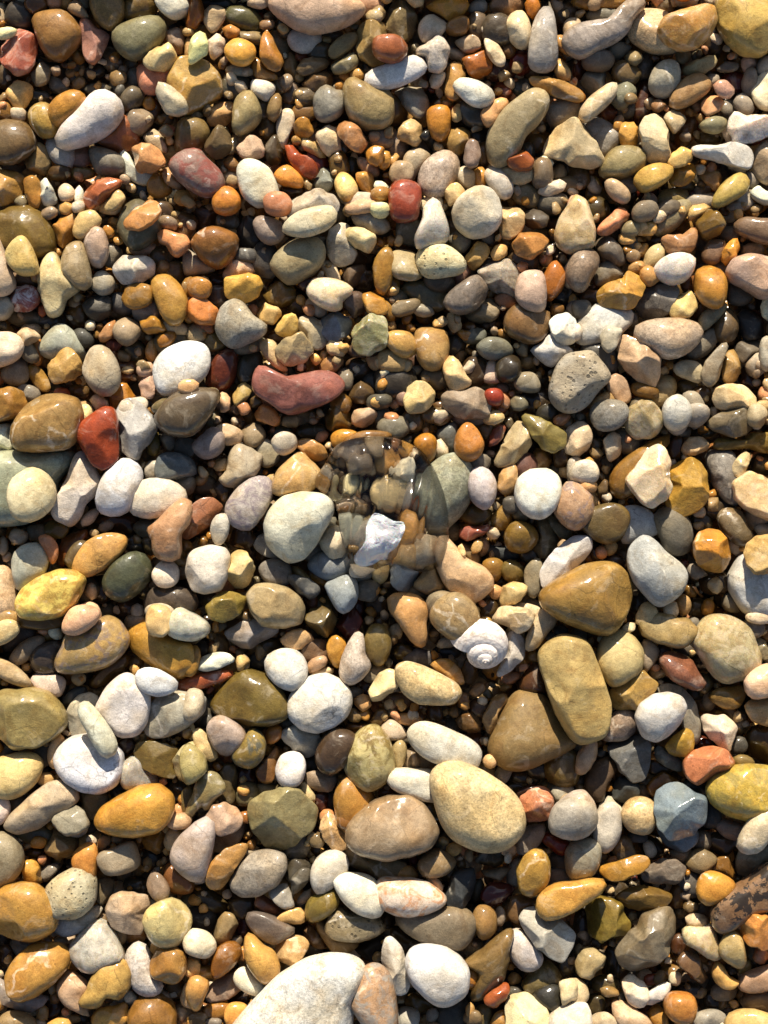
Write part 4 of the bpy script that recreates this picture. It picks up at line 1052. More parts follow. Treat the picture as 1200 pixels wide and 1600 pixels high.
.a07c50 g 0|860 730 50 40 0
.5e4c30 g -1|950 790 40 50 0
.6c6a50 m -1|1180 510 40 50 0
.4c3c2c g -1|40 850 50 60 0
.4a3420 g -1|330 1170 60 60 0
.6c5234 g -1|510 980 70 30 0
.5c5040 g -1|500 1240 50 40 0
.9c948a m 1|1020 1100 40 25 20
.6d5838 g 0|1100 1060 50 50 0
.b5a684 g 1|1090 130 50 60 30
.c4a888 m 2|1120 10 70 40 0
.8b7a60 m 0|1150 1220 50 50 0
.a59a8c m 0|790 1110 60 50 0
.7e6c50 m 0|640 620 60 40 0
.3c3c3a m -1|20 750 40 40 0
.6d5c40 g -1|790 770 40 30 0
T 300 1280
white-lilac upright long stone|b3a8a0 m 0|-20 130 0 60 60 0 120 20 138 100 110 260 80 370 10 380 -40 330
brown-taupe stone|8c7c68 m 0|135 100 150 0 240 -60 310 -10 330 60 280 150 200 210 140 190
amber wavy pebble with glints!|b58544 g 3|90 330 130 260 210 190 290 155 350 170 320 240 260 310 220 400 180 450 120 440 95 390
grey granular stone half lit!|9f9484 ms 2|245 390 290 290 370 210 470 190 585 220 590 310 530 410 420 475 310 480 250 440
grey-white glassy chip|a5a8aa gaq 2|485 470 520 420 590 400 620 470 640 550 590 570 520 520
dark grey faceted block|55544e ga 1|570 300 610 250 700 250 755 290 730 370 640 400 580 370
dark grey slab|5e5c54 m 2|620 370 680 310 740 310 720 400 670 460 620 480
red-pink prism|9c6e56 ga 1|385 530 410 480 450 480 550 550 530 600 450 585
peach folded chip!|cfae74 gal 2|520 630 580 580 670 555 700 590 700 650 620 660 550 660
olive green oval with glint!|7e6a2c g 2|705 590 730 510 800 460 870 430 915 480 900 550 820 620 740 640
white round stone!|cbc3b4 m 2|745 370 770 270 830 215 900 200 960 240 970 320 900 400 860 430 790 460
white smooth slab beside it!|ddd3c2 m 3|890 390 930 345 1010 340 1120 370 1170 440 1200 520 1160 600 1060 590 980 540 920 470
speckled orange crescent stone!|c39e6c gs 1|800 50 820 -30 880 -50 930 60 985 130 960 190 890 195 830 130
tan slab under the taupe-pink stone|9d8458 m 1|940 220 970 140 1040 230 1200 260 1350 260 1300 340 1180 375 1040 330 960 290
mottled cream-black pointed stone!|8b7e62 gc 2|835 660 880 590 935 540 980 590 1120 600 1200 660 1180 710 1040 755 900 745 850 720
taupe ring stone beneath it|8b7650 m 1|775 650 830 610 870 740 1040 750 1000 820 900 835 830 760
grey-brown glossy oval with a star glint!|7b6c60 g 2|340 620 370 580 460 590 560 640 640 690 590 740 520 780 440 755 370 690
olive-grey long stone with a lit chip|8a7d60 g 1|125 740 160 640 200 570 260 590 290 660 250 740 180 810
amber-brown rounded stone!|945f20 g 2|125 930 140 830 210 775 280 780 310 840 270 910 200 970 140 990
golden sugar-surfaced drop!|c4954a g 3|330 810 340 730 380 725 440 790 510 830 545 930 520 1000 460 1020 400 980 350 900
peach faceted cube!|cfa870 ma 2|510 830 540 770 590 730 690 735 735 790 690 860 630 910 540 880
mauve-grey speckled wedge|9c8b80 ma 1|90 1110 130 1020 200 980 270 950 320 1060 250 1110 160 1130 110 1145
white rounded bar!|dcd0c8 m 2|260 990 290 940 340 930 390 990 465 1050 430 1100 360 1090 290 1050
orange tan hourglass|c29a5c gl 2|-30 1060 0 990 60 985 105 1030 80 1110 50 1200 0 1200 -30 1130
golden fan chip|b89650 g 1|-40 870 10 890 70 920 125 920 125 990 50 980 -30 985
mustard low pebble|8d6628 g 1|75 1190 120 1150 220 1150 240 1200 180 1240 100 1230
peach bead|c8964e g 2|205 1220 230 1160 300 1150 345 1180 290 1240 250 1290 215 1270
huge white speckled stone at the bottom edge!|d6d2c8 ms 4|210 1380 330 1220 450 1080 580 960 720 870 860 838 990 850 1080 905 1060 1010 1010 1100 1000 1250 1010 1420 900 1500 500 1500 280 1460
orange-grey marbled stone on the white stone!|b08f70 gx 5|995 1120 1030 1000 1100 925 1180 930 1240 1000 1270 1130 1280 1280 1240 1380 1130 1360 1060 1260 1000 1170
dark olive long pebble|52482e g -1|10 500 60 410 150 470 220 520 200 570 100 570
dark pebble|544630 g 0|240 540 290 480 380 490 370 570 310 610
brown small cylinder|6c5234 g 0|680 690 740 660 800 740 860 820 800 830 740 780
dark slate block|34322e m -1|1020 810 1100 750 1200 740 1200 850 1130 900
white small lens|a9a298 m 1|645 520 700 450 745 430 745 490 680 540
.5e5a50 m 0|660 150 70 90 20
.7a6c50 g 1|780 130 40 40 0
.584a30 g -1|810 190 60 40 0
.60432c g -1|720 40 40 50 0
.423e36 m -1|50 620 90 70 0
.5c2e2c g -1|310 680 40 70 0
.c08a48 g 1|320 840 20 40 0
.6a5a38 g 0|600 910 70 30 -30
.6d5830 g 1|40 1250 60 40 0
.8c8884 m 1|140 1270 40 25 0
.6c6050 g 0|280 760 30 30 0
.8a6430 g 1|970 10 50 40 0
.4b3828 g -1|290 1120 60 40 -20
.403a30 m -1|760 800 50 50 0
T 600 1280
white and orange stained long stone!|d8c4b0 gx 3|-60 450 -20 370 80 365 200 375 300 410 385 490 350 550 240 590 110 600 20 570 -50 530
dark-topped tan lens stone!|85765e m 2|85 620 140 570 280 560 420 540 520 570 560 640 540 720 480 790 380 795 250 760 140 700
white egg with a faint crease!|cfcbc6 m 4|140 890 170 830 240 800 350 802 440 850 510 930 525 1010 490 1100 400 1155 300 1130 200 1050 150 970
white slit shell-like pebble!|cfc9be m 3|-15 830 10 755 50 745 100 800 140 890 165 1040 140 1100 90 1110 30 1060 0 960
dark slate upright stone!|3c3e3e m 2|380 480 420 370 470 320 560 315 570 400 540 500 480 560 410 560
dark red jasper chip!|5f2620 ga 1|600 480 650 410 720 395 830 430 800 480 740 520 650 540
golden-yellow oval disc!|b08a3e g 3|830 300 880 220 940 180 1000 200 1035 280 1030 380 980 460 910 485 850 440 840 370
golden rounded finger!|c39344 g 4|965 530 1000 460 1080 415 1200 395 1310 375 1370 385 1375 430 1310 490 1200 560 1090 610 1020 625 975 590
grey and white angular block with a pit!|a9a498 ma 3|835 620 890 570 960 550 1000 620 1120 640 1190 720 1180 790 1110 890 1030 850 960 800 890 720
white half-shaded egg|beb4ae m 2|770 780 800 710 850 695 920 760 990 850 960 920 880 940 810 890
long olive-tan crumpled slab!|84683a gl 2|510 890 560 850 640 790 720 720 780 680 810 710 780 800 770 900 740 1010 660 1090 580 1130 540 1100 590 960
amber bead beside the white egg|b98236 g 2|505 910 550 920 590 970 580 1030 530 1070 515 1000
red-orange glossy berry-like pebble!|a95f34 g 3|625 1120 670 1060 730 1030 770 1020 785 1070 750 1140 690 1180 640 1160
cream faceted block at the bottom edge!|d0c294 ma 3|760 1160 810 1120 870 1100 960 1140 1030 1220 1030 1300 980 1380 840 1390 770 1330
black glossy bead!|33342e g 2|930 1090 980 1045 1070 1030 1110 1080 1110 1170 1060 1190 980 1150
white square chip|d5d0b8 ma 3|1095 1020 1190 1000 1210 1050 1210 1150 1120 1170 1110 1110
white rounded stone at the bottom corner!|c3c4c4 m 3|1035 1270 1090 1200 1180 1160 1260 1160 1290 1240 1280 1360 1180 1420 1080 1390
olive and gold rounded stone|75643a g 1|865 1030 900 980 970 900 1050 910 1100 980 1080 1030 980 1060 910 1080
brown egg with lit patch|8a7046 g 2|560 600 590 550 650 545 700 600 700 690 650 745 600 740 570 680
white grey pebble|9c948a m 1|690 560 740 540 770 620 740 670 700 660
tan glossy rounded stone|8c7450 g 2|215 270 260 220 330 190 400 220 445 270 380 340 270 358 225 320
white-tan small nub|c4a484 m 2|265 385 310 360 350 390 370 440 340 450 290 410
grey-tan upper slab|7f7462 m 1|570 290 640 330 760 300 790 270 790 330 720 385 640 370
dark olive cap stone|4c4028 g 1|560 260 640 180 750 180 760 260 700 310 620 300
grey pebble under the salmon nub!|9c9894 m 1|815 170 850 80 920 40 1010 20 1000 110 940 190 860 225
glossy dark red bead!|6c2814 gq 1|985 130 1020 80 1080 110 1150 140 1180 170 1110 220 1040 180
grey-pink round pebble|aaa090 m 3|1035 60 1050 -60 1110 -120 1210 -130 1310 -80 1330 20 1290 90 1200 130 1100 110
tan rounded stone|c49c60 g 1|80 350 120 300 170 295 220 350 200 375 100 370
brown glossy wedge stone|7a6040 g 1|765 580 800 490 850 470 960 510 900 570 850 600 870 660 800 640
dark olive shelf stone|4e4020 g 0|40 720 80 660 160 730 290 780 260 810 120 840
blue-white chip|9aa2aa m 1|85 1240 110 1180 210 1200 200 1290 100 1300
dark slate slab|4a4b4a m 0|330 1200 380 1160 500 1120 520 1200 480 1290 350 1280
olive pebble with a lit end|6a5a34 g 0|130 1140 180 1090 290 1150 310 1190 210 1200 140 1170
dark grey slate piece|4b504e m 0|540 520 580 380 630 350 600 460 560 545
golden fan at the bottom|ac8444 g 2|660 1290 700 1210 760 1185 770 1250 740 1310
mustard grey stone|8a7c52 g 1|555 1210 620 1160 670 1200 640 1290 570 1290
.6a6a5c m 0|400 170 60 80 0
.847458 m 1|560 1240 50 40 0
.8a8278 m 0|820 330 40 80 15
.bca488 m 1|780 190 40 30 0
.b3b2a8 m 1|775 245 20 30 0
.4c4a48 m 0|1100 280 60 70 0
.6a6460 m 0|1080 370 60 50 0
.504634 g 0|1140 920 50 50 0
.2f2c24 g -1|820 1000 60 50 0
.57564e m 1|820 1090 45 35 0
.6c4a34 g 0|30 1150 40 70 -20
.5a5034 g 0|400 340 50 40 0
.403a30 g -1|640 780 60 50 0
.4a3c24 g -1|30 630 40 50 0
.7a7a78 m 0|300 1220 30 40 0
.b59a68 g 1|540 1210 25 50 -10
.4e4a40 m -1|560 1130 40 60 0
.8b7c5a m 0|560 800 50 50 0
T 900 1280
cream mauve pebble edge|bdb2a0 m 1|110 80 130 -40 200 -110 270 -70 280 60 240 160 180 205 130 160
grey glossy round-topped block|96907e g 2|-60 220 -20 150 60 120 140 130 155 230 110 340 30 380 -40 360
mustard peanut-shaped pebble with glints!|ad7e2e g 3|135 310 200 285 300 260 370 230 440 235 455 280 400 330 330 370 230 390 160 350
brown striped stone with a peach triangle!|7a6a58 mb 2|405 350 450 290 520 250 620 255 680 300 665 370 610 410 510 400 430 400
dark olive cigar-shaped pebble with one glint!|7a5e28 g 2|240 490 310 450 400 420 510 425 580 460 590 510 540 555 440 575 330 560
golden dark ragged chunk!|85702c gal 2|65 590 90 530 150 490 180 495 270 520 310 610 355 650 330 700 250 740 170 765 100 730
large brown-grey rocky stone with sparkle!|85775f gal 3|250 840 300 760 390 680 420 610 510 570 600 565 650 630 640 720 590 810 520 900 430 970 350 975 280 930
translucent yellow-grey wedge|a99e7c gq 2|-10 900 40 820 80 810 190 855 160 930 80 1000 10 970
grey-blue and gold stone top|77848a ma 1|490 60 560 0 700 10 760 60 750 140 690 195 600 180 530 140
grey broad slab|85826c m 1|1005 280 1020 180 1100 200 1200 150 1260 200 1200 290 1100 370 1020 350
white finger at the right edge!|cdbfa6 m 3|1020 150 1060 60 1110 -20 1200 -80 1280 0 1220 100 1150 190 1080 210 1030 190
long black-patched driftwood-like stone!|8e6e50 gk 3|850 590 890 500 1000 420 1110 340 1200 270 1290 260 1330 400 1250 540 1100 600 980 690 890 700
orange faceted block at the right edge!|c4823a ga 4|995 630 1020 590 1110 590 1210 610 1290 670 1260 780 1190 805 1080 780 1050 730
bright orange rounded pebble!|c78b34 g 3|755 430 780 360 840 330 920 350 990 400 960 460 880 510 820 530 770 490
olive-brown cone behind it|8a6830 g 1|850 320 890 240 960 230 1000 330 1000 390 920 350
cream arch-shaped stone!|c2ad80 gq 2|670 700 700 670 780 670 850 660 890 760 905 850 870 880 800 850 740 800 680 770
pale tan oval!|b39c68 g 3|900 800 930 730 980 695 1030 740 1050 820 1060 900 1020 930 960 900 915 860
olive crescent beneath it|9a8a58 g 1|1000 950 1050 880 1070 830 1110 900 1100 950 1040 975
brown glossy angled cylinder!|6f5a44 ga 2|625 890 680 825 760 850 800 930 850 1020 800 1050 740 1010 680 940
cream-yellow shell-like half egg!|c8a96c g 2|855 960 880 900 920 920 970 1000 1020 1000 990 1050 920 1055 870 1010
pink-grey wedge at the right edge|a58f80 m 2|1015 1040 1060 970 1160 930 1280 900 1290 1020 1160 1070 1060 1080
white quartz lump!|d3cdc4 gaq 2|290 1010 340 970 390 1000 440 1040 465 1110 400 1180 340 1160 300 1090
white twin-faced chip!|c2c4c8 ma 2|440 1090 500 1050 590 1015 605 1060 560 1120 470 1170 430 1160
orange-brown ball with white glint!|b97a34 g 3|555 1160 590 1100 660 1090 730 1110 750 1180 720 1260 650 1275 580 1230
pink-cream angular slab!|c9b49c ma 2|220 1150 270 1130 350 1180 430 1230 490 1290 400 1330 290 1310 240 1230
yellow cream dome at the bottom corner!|cdb478 m 3|940 1280 990 1220 1080 1200 1180 1215 1280 1260 1270 1360 1100 1390 960 1360
pale yellow-white egg at the left|c0b498 m 2|-60 1050 0 1000 60 1040 75 1110 30 1150 -40 1150
grey cream mound|a9a08e m 2|60 1290 130 1220 200 1210 270 1270 240 1330 120 1340
white blue edge stone|c0c4c6 m 2|-40 1180 30 1150 60 1190 50 1270 -20 1310
white chip with shade|b4a894 ma 2|670 610 750 590 850 620 840 670 770 680 700 660
grey-tan pebble with pale streaks|83775c m 1|690 270 760 190 850 220 870 260 800 330 730 320
grey corner stone|7c6f5a m 1|1035 1160 1080 1090 1180 1060 1250 1100 1250 1200 1150 1200
dark brown pebble|4d4030 g 0|820 180 850 90 950 70 1000 150 960 220 880 220
mauve slab|857c78 m 1|870 40 920 0 1010 20 1080 60 1000 135 920 110
speckled small chip|a08a60 gs 2|140 1070 190 1045 270 1060 275 1100 190 1115
amber tip|a8803c g 1|455 1220 500 1170 550 1200 570 1290 490 1290
taupe pebble|8c7e6c m 0|580 210 640 190 720 190 710 250 660 270
.6a4c24 g 0|640 480 50 65 20
.5a5a5c m 0|710 400 60 90 -30
.7a6a50 g 0|300 190 55 80 -20
.585c60 m 0|390 110 60 30 0
.70685c m 0|790 130 50 50 0
.5a5234 g 0|180 1030 70 45 0
.4c442c g 0|120 1160 50 60 0
.9c5a44 g 0|475 1000 45 28 0
.7a6030 g 0|590 960 50 45 0
.8c8c88 m 1|840 1250 80 45 -5
.85827a m 0|930 1080 70 40 0
.443c30 g -1|710 1070 70 40 0
.60584c m 0|790 570 50 40 0
.403428 g -1|50 680 60 90 0
.807860 m 0|20 820 25 30 0
.4a4434 g -1|230 900 40 90 0
.4a3e2c g -1|560 610 40 40 0
.5f5c44 m 0|1130 810 60 60 0
.3c3a34 m -1|1180 860 50 70 0
.5c3c24 g -1|640 780 40 60 0
.4a402c g -1|240 440 70 40 0
.463a2a g -1|470 180 60 60 0
.3c3226 g -1|880 1130 70 50 0
.6a3c24 g -1|460 1190 50 20 0
T 480 640
tan rounded stone seen through the clear jelly!|d6bc86 g 1|390 520 430 450 510 420 570 470 580 560 520 640 430 620
cream angular stone seen through the jelly|e0d6b4 ga 1|190 440 280 390 380 430 380 500 300 540 200 530
.a89c8c g 1|300 270 80 60 10
.c0ae90 g 1|420 240 50 50 0
.8f877c g 1|330 350 60 45 0
.b0a698 g 0|290 600 90 50 0
.c9a060 g 1|480 340 60 60 20
.d2cabc m 1|290 740 75 80 0
.c9c0b0 m 1|620 560 50 60 0
.d8a45c g 1|620 740 55 90 10
.d2ccc0 m 1|330 1000 60 40 -20
.d8d2c4 m 1|450 780 90 80 0
.c4bcac m 1|720 860 60 70 0
"""

# ------------------------------------------------------------------ materials
def lin(h):
    c = [int(h[i:i + 2], 16) / 255 for i in (0, 2, 4)]
    return [x / 12.92 if x <= 0.04045 else ((x + 0.055) / 1.055) ** 2.4 for x in c]

ALB, SAT = 1.02, 0.97
def albedo(h):
    c = np.array(lin(h)); g = c @ np.array([0.3, 0.59, 0.11])
    c = np.clip((g + (c - g) * SAT) * ALB, 0.004, 0.86)
    return np.clip(c * (max(g, 0.01) / 0.7) ** 0.2, 0.004, 0.69)            # damp stone is darker than dry

class G:
    """small helper to write node graphs"""
    def __init__(s, name):
        s.m = bpy.data.materials.new(name); s.m.use_nodes = True
        s.n = s.m.node_tree.nodes; s.l = s.m.node_tree.links
        s.b = s.n['Principled BSDF']
    def node(s, t, **kw):
        x = s.n.new(t)
        for k, v in kw.items(): setattr(x, k, v)
        return x
    def put(s, sock, v):
        if isinstance(v, bpy.types.NodeSocket): s.l.new(v, sock)
        else: sock.default_value = v
    def noise(s, vec, scale, detail=3, rough=0.55, dist=0.0):
        x = s.node('ShaderNodeTexNoise'); s.put(x.inputs['Vector'], vec)
        x.inputs['Scale'].default_value = scale; x.inputs['Detail'].default_value = detail
        x.inputs['Roughness'].default_value = rough; x.inputs['Distortion'].default_value = dist
        return x.outputs[0]
    def rng(s, v, a, b, c, d, smooth=False):
        x = s.node('ShaderNodeMapRange'); s.put(x.inputs[0], v)
        if smooth: x.interpolation_type = 'SMOOTHSTEP'
        for i, q in enumerate((a, b, c, d)): x.inputs[i + 1].default_value = q
        return x.outputs[0]
    def math(s, op, a, b=0.0):
        x = s.node('ShaderNodeMath', operation=op); s.put(x.inputs[0], a); s.put(x.inputs[1], b)
        return x.outputs[0]
    def mix(s, f, a, b, mode='MIX'):
        x = s.node('ShaderNodeMix', data_type='RGBA', blend_type=mode)
        s.put(x.inputs[0], f); s.put(x.inputs[6], a); s.put(x.inputs[7], b)
        return x.outputs[2]
    def scale(s, c, f):
        x = s.node('ShaderNodeVectorMath', operation='SCALE'); s.put(x.inputs[0], c); s.put(x.inputs[3], f)
        return x.outputs[0]

def stone_material(flags, massed=False):
    g = G('stone_' + (flags or 'plain') + ('_small' if massed else ''))
    tc = g.node('ShaderNodeTexCoord'); oi = g.node('ShaderNodeObjectInfo')
    if massed:
        ca = g.node('ShaderNodeAttribute', attribute_name='stone_colour'); base = ca.outputs['Color']
        wa = g.node('ShaderNodeAttribute', attribute_name='wet'); wet = wa.outputs['Fac']
        second = g.scale(base, 1.5); vec = tc.outputs['Object']
    else:
        base = oi.outputs['Color']
        wa = g.node('ShaderNodeAttribute', attribute_name='wet', attribute_type='OBJECT'); wet = wa.outputs['Fac']
        sa = g.node('ShaderNodeAttribute', attribute_name='second_colour', attribute_type='OBJECT'); second = sa.outputs['Color']
        add = g.node('ShaderNodeVectorMath', operation='ADD')
        g.l.new(tc.outputs['Object'], add.inputs[0])
        rr = g.scale(oi.outputs['Location'], 37.0); g.l.new(rr, add.inputs[1]); vec = add.outputs[0]
    big = g.noise(vec, 95, 3, 0.6)
    mid = g.noise(vec, 340, 4, 0.68)
    soft = g.noise(vec, 300, 1, 0.5)
    fine = g.noise(vec, 2100, 2, 0.75)
    warm = g.noise(vec, 70, 2, 0.5)
    c = g.scale(base, g.rng(big, 0.3, 0.7, 0.74, 1.2))
    # drift towards a yellower and a greyer tone of the same stone
    ye = g.mix(1.0, c, (1.08, 0.97, 0.78, 1), 'MULTIPLY')
    c = g.mix(g.rng(warm, 0.42, 0.66, 0.0, 0.75, True), c, ye)
    c = g.scale(c, g.rng(mid, 0.32, 0.68, 0.8, 1.14))
    c = g.scale(c, g.rng(fine, 0.32, 0.68, 0.8, 1.14))
    seam = None
    # iron staining and paler worn patches
    stain = g.noise(vec, 115, 4, 0.65, 0.9)
    c = g.mix(g.rng(stain, 0.5, 0.66, 0.0, 0.5, True), c, g.mix(1.0, c, (0.62, 0.5, 0.36, 1), 'MULTIPLY'))
    c = g.mix(g.rng(stain, 0.44, 0.3, 0.0, 0.4, True), c, g.mix(0.45, g.scale(c, 1.25), (0.62, 0.55, 0.43, 1)))
    # sparse dark mineral freckles
    vo = g.node('ShaderNodeTexVoronoi'); g.put(vo.inputs['Vector'], vec); vo.inputs['Scale'].default_value = 420
    fre = g.math('MULTIPLY', g.rng(vo.outputs['Distance'], 0.12, 0.26, 1.0, 0.0, True), g.rng(mid, 0.47, 0.6, 0.0, 0.6))
    c = g.mix(fre, c, g.scale(c, 0.42))
    if not massed:
        # hairline seams, on some stretches only
        wv = g.node('ShaderNodeTexVoronoi', feature='DISTANCE_TO_EDGE'); dst = g.node('ShaderNodeVectorMath', operation='ADD')
        nz = g.node('ShaderNodeTexNoise'); g.put(nz.inputs['Vector'], vec); nz.inputs['Scale'].default_value = 130; nz.inputs['Detail'].default_value = 3
        g.l.new(vec, dst.inputs[0]); g.l.new(g.scale(nz.outputs[1], 0.008), dst.inputs[1])
        g.put(wv.inputs['Vector'], dst.outputs[0]); wv.inputs['Scale'].default_value = 75 if 'v' in flags else 48
        seam = g.rng(wv.outputs['Distance'], 0.0, 0.022 if 'v' in flags else 0.012, 1.0, 0.0, True)
        seam = g.math('MULTIPLY', seam, g.rng(warm, 0.4, 0.6, 0.75, 0.25) if 'v' in flags else g.rng(big, 0.47, 0.58, 0.0, 0.6))
        c = g.mix(seam, c, g.scale(c, 0.33))
    if not massed:
        qv = g.node('ShaderNodeTexVoronoi', feature='DISTANCE_TO_EDGE'); g.put(qv.inputs['Vector'], dst.outputs[0]); qv.inputs['Scale'].default_value = 44
        qm = g.math('MULTIPLY', g.rng(qv.outputs['Distance'], 0.01, 0.035, 1.0, 0.0, True), g.math('MULTIPLY', g.rng(oi.outputs['Random'], 0.7, 0.85, 0.0, 0.75), g.rng(warm, 0.47, 0.53, 0.0, 1.0, True)))
        c = g.mix(g.math('MULTIPLY', qm, g.rng(mid, 0.4, 0.55, 0.2, 1.0)), c, g.mix(0.55, g.scale(c, 1.6), (0.66, 0.6, 0.5, 1)))
    if 's' in flags:
        v2 = g.node('ShaderNodeTexVoronoi'); g.put(v2.inputs['Vector'], vec); v2.inputs['Scale'].default_value = 900
        sp = g.rng(g.noise(vec, 1000, 2, 0.7), 0.48, 0.62, 0.0, 1.0, True)
        c = g.mix(g.math('MULTIPLY', sp, 0.45), c, g.scale(c, 0.4))
        sp2 = g.rng(g.noise(vec, 620, 1, 0.5), 0.56, 0.68, 0.0, 0.4, True)
        c = g.mix(sp2, c, g.scale(c, 1.5))
    if 'x' in flags:
        bl = g.rng(g.noise(vec, 150, 5, 0.62, 1.2), 0.46, 0.6, 0.0, 0.8, True)
        c = g.mix(bl, c, g.scale(second, g.rng(mid, 0.3, 0.7, 0.8, 1.15)))
        bl2 = g.rng(g.noise(vec, 260, 4, 0.6, 0.8), 0.58, 0.68, 0.0, 0.5, True)
        c = g.mix(bl2, c, g.mix(0.5, g.scale(base, 1.7), (0.55, 0.48, 0.4, 1)))
    if 'b' in flags:
        wa2 = g.node('ShaderNodeTexWave', wave_type='BANDS', bands_direction='DIAGONAL'); g.put(wa2.inputs['Vector'], vec)
        wa2.inputs['Scale'].default_value = 120; wa2.inputs['Distortion'].default_value = 3.0; wa2.inputs['Detail'].default_value = 3
        wa2.inputs['Detail Scale'].default_value = 0.6
        c = g.mix(g.rng(wa2.outputs['Fac'], 0.62, 0.95, 0.0, 0.3), c, g.scale(c, 0.5))
    pit = None
    if 'c' in flags:
        v3 = g.node('ShaderNodeTexVoronoi'); g.put(v3.inputs['Vector'], vec); v3.inputs['Scale'].default_value = 480; v3.inputs['Randomness'].default_value = 1.0
        pit = g.math('MULTIPLY', g.rng(g.math('ADD', v3.outputs['Distance'], g.math('MULTIPLY', big, 0.7)), 0.5, 0.66, 1.0, 0.0, True), g.rng(mid, 0.42, 0.5, 0.0, 1.0))
        c = g.mix(g.math('MULTIPLY', pit, 0.7), c, g.scale(c, 0.25))
    if 'k' in flags:
        kb = g.rng(g.noise(vec, 120, 5, 0.7, 0.3), 0.5, 0.54, 0.0, 0.93, True)
        c = g.mix(kb, c, (0.02, 0.016, 0.013, 1))
    if 'q' in flags:
        cl = g.rng(g.noise(vec, 130, 5, 0.6, 1.5), 0.45, 0.62, 0.0, 0.55, True)
        c = g.mix(cl, c, g.mix(0.5, g.scale(c, 1.5), (0.6, 0.52, 0.42, 1)))
    g.l.new(c, g.b.inputs['Base Color'])
    # damp film: patches of it even on the wet stones
    film = g.math('MULTIPLY', wet, g.rng(warm, 0.34, 0.52, 0.35, 1.0, True))
    g.l.new(g.math('SUBTRACT', 0.66, g.math('MULTIPLY', film, 0.16)), g.b.inputs['Roughness'])
    g.l.new(g.math('MULTIPLY', film, 1.0), g.b.inputs['Coat Weight'])
    g.l.new(g.rng(mid, 0.3, 0.7, 0.09, 0.17), g.b.inputs['Coat Roughness'])
    g.b.inputs['Coat IOR'].default_value = 1.42
    g.l.new(g.math('SUBTRACT', 0.42, g.math('MULTIPLY', wet, 0.26)), g.b.inputs['Specular IOR Level'])
    if 'q' in flags:
        g.b.inputs['Subsurface Weight'].default_value = 0.55
        g.b.inputs['Subsurface Radius'].default_value = (1.0, 0.62, 0.35)
        g.b.inputs['Subsurface Scale'].default_value = 0.0035
    # relief: soft dents plus grain
    h = g.math('ADD', g.math('MULTIPLY', mid, 1.0), g.math('MULTIPLY', fine, 0.22))
    if pit is not None: h = g.math('SUBTRACT', h, g.math('MULTIPLY', pit, 1.6))
    bp = g.node('ShaderNodeBump'); bp.inputs['Distance'].default_value = 0.0011 if 'c' in flags else 0.0007
    bp.inputs['Strength'].default_value = 0.55; g.l.new(h, bp.inputs['Height'])
    g.l.new(bp.outputs[0], g.b.inputs['Normal'])
    bp2 = g.node('ShaderNodeBump'); bp2.inputs['Distance'].default_value = 0.0007; bp2.inputs['Strength'].default_value = 0.3
    g.l.new(soft, bp2.inputs['Height']); g.l.new(bp2.outputs[0], g.b.inputs['Coat Normal'])
    return g.m

MATS = {}
def stone_mat(flags, massed=False):
    k = (''.join(sorted(f for f in flags if f in 'sxvbckq')), massed)
    if k not in MATS: MATS[k] = stone_material(k[0], massed)
    return MATS[k]

# ------------------------------------------------------------------ stone shapes
ICO = {}
for n in (1, 2, 3, 4, 5):
    bm = bmesh.new(); bmesh.ops.create_icosphere(bm, subdivisions=n, radius=1.0)
    bm.verts.ensure_lookup_table()
    ICO[n] = (np.array([v.co[:] for v in bm.verts]), np.array([[v.index for v in f.verts] for f in bm.faces], dtype=np.int32))
    bm.free()

def smooth_outline(p, angular):
    p = np.asarray(p, float)
    if angular:
        for _ in range(2):
            q = np.roll(p, -1, 0)
            w = 0.12 if _ == 0 else 0.25
            p = np.stack([p * (1 - w) + q * w, p * w + q * (1 - w)], 1).reshape(-1, 2)
        return p
    out = []
    n = len(p)
    for i in range(n):                                             # Catmull-Rom through the traced points
        a, b, c, d = p[i - 1], p[i], p[(i + 1) % n], p[(i + 2) % n]
        for t in (0, 0.25, 0.5, 0.75):
            out.append(0.5 * (2 * b + (c - a) * t + (2 * a - 5 * b + 4 * c - d) * t * t + (3 * b - a - 3 * c + d) * t ** 3))
    return np.array(out)

def area_centroid(p):
    x, y = p[:, 0], p[:, 1]; x1, y1 = np.roll(x, -1), np.roll(y, -1)
    cr = x * y1 - x1 * y; A = cr.sum() / 2
    return abs(A), np.array([((x + x1) * cr).sum(), ((y + y1) * cr).sum()]) / (6 * A)

NT = 96
def radial(p, c):
    """outline as radius over NT directions round c (farthest crossing)"""
    d = p - c; q = np.roll(d, -1, 0)
    th = np.arange(NT) * 2 * math.pi / NT - math.pi
    u = np.stack([np.cos(th), np.sin(th)], 1)
    e = q - d
    den = u[:, None, 0] * e[None, :, 1] - u[:, None, 1] * e[None, :, 0]
    den = np.where(abs(den) < 1e-9, 1e-9, den)
    r = (d[None, :, 0] * e[None, :, 1] - d[None, :, 1] * e[None, :, 0]) / den
    s = (d[None, :, 0] * u[:, None, 1] - d[None, :, 1] * u[:, None, 0]) / den
    ok = (s >= -1e-6) & (s <= 1 + 1e-6) & (r > 0)
    r = np.where(ok, r, 0).max(1)
    bad = r <= 0
    if bad.any(): r[bad] = np.median(r[~bad])
    k = np.array([1, 2, 1]) / 4
    return np.convolve(np.r_[r[-1], r, r[0]], k, 'valid')

def R_at(R, th):
    f = (th + math.pi) / (2 * math.pi) * NT
    i = np.floor(f).astype(int); t = f - i
    return R[i % NT] * (1 - t) + R[(i + 1) % NT] * t

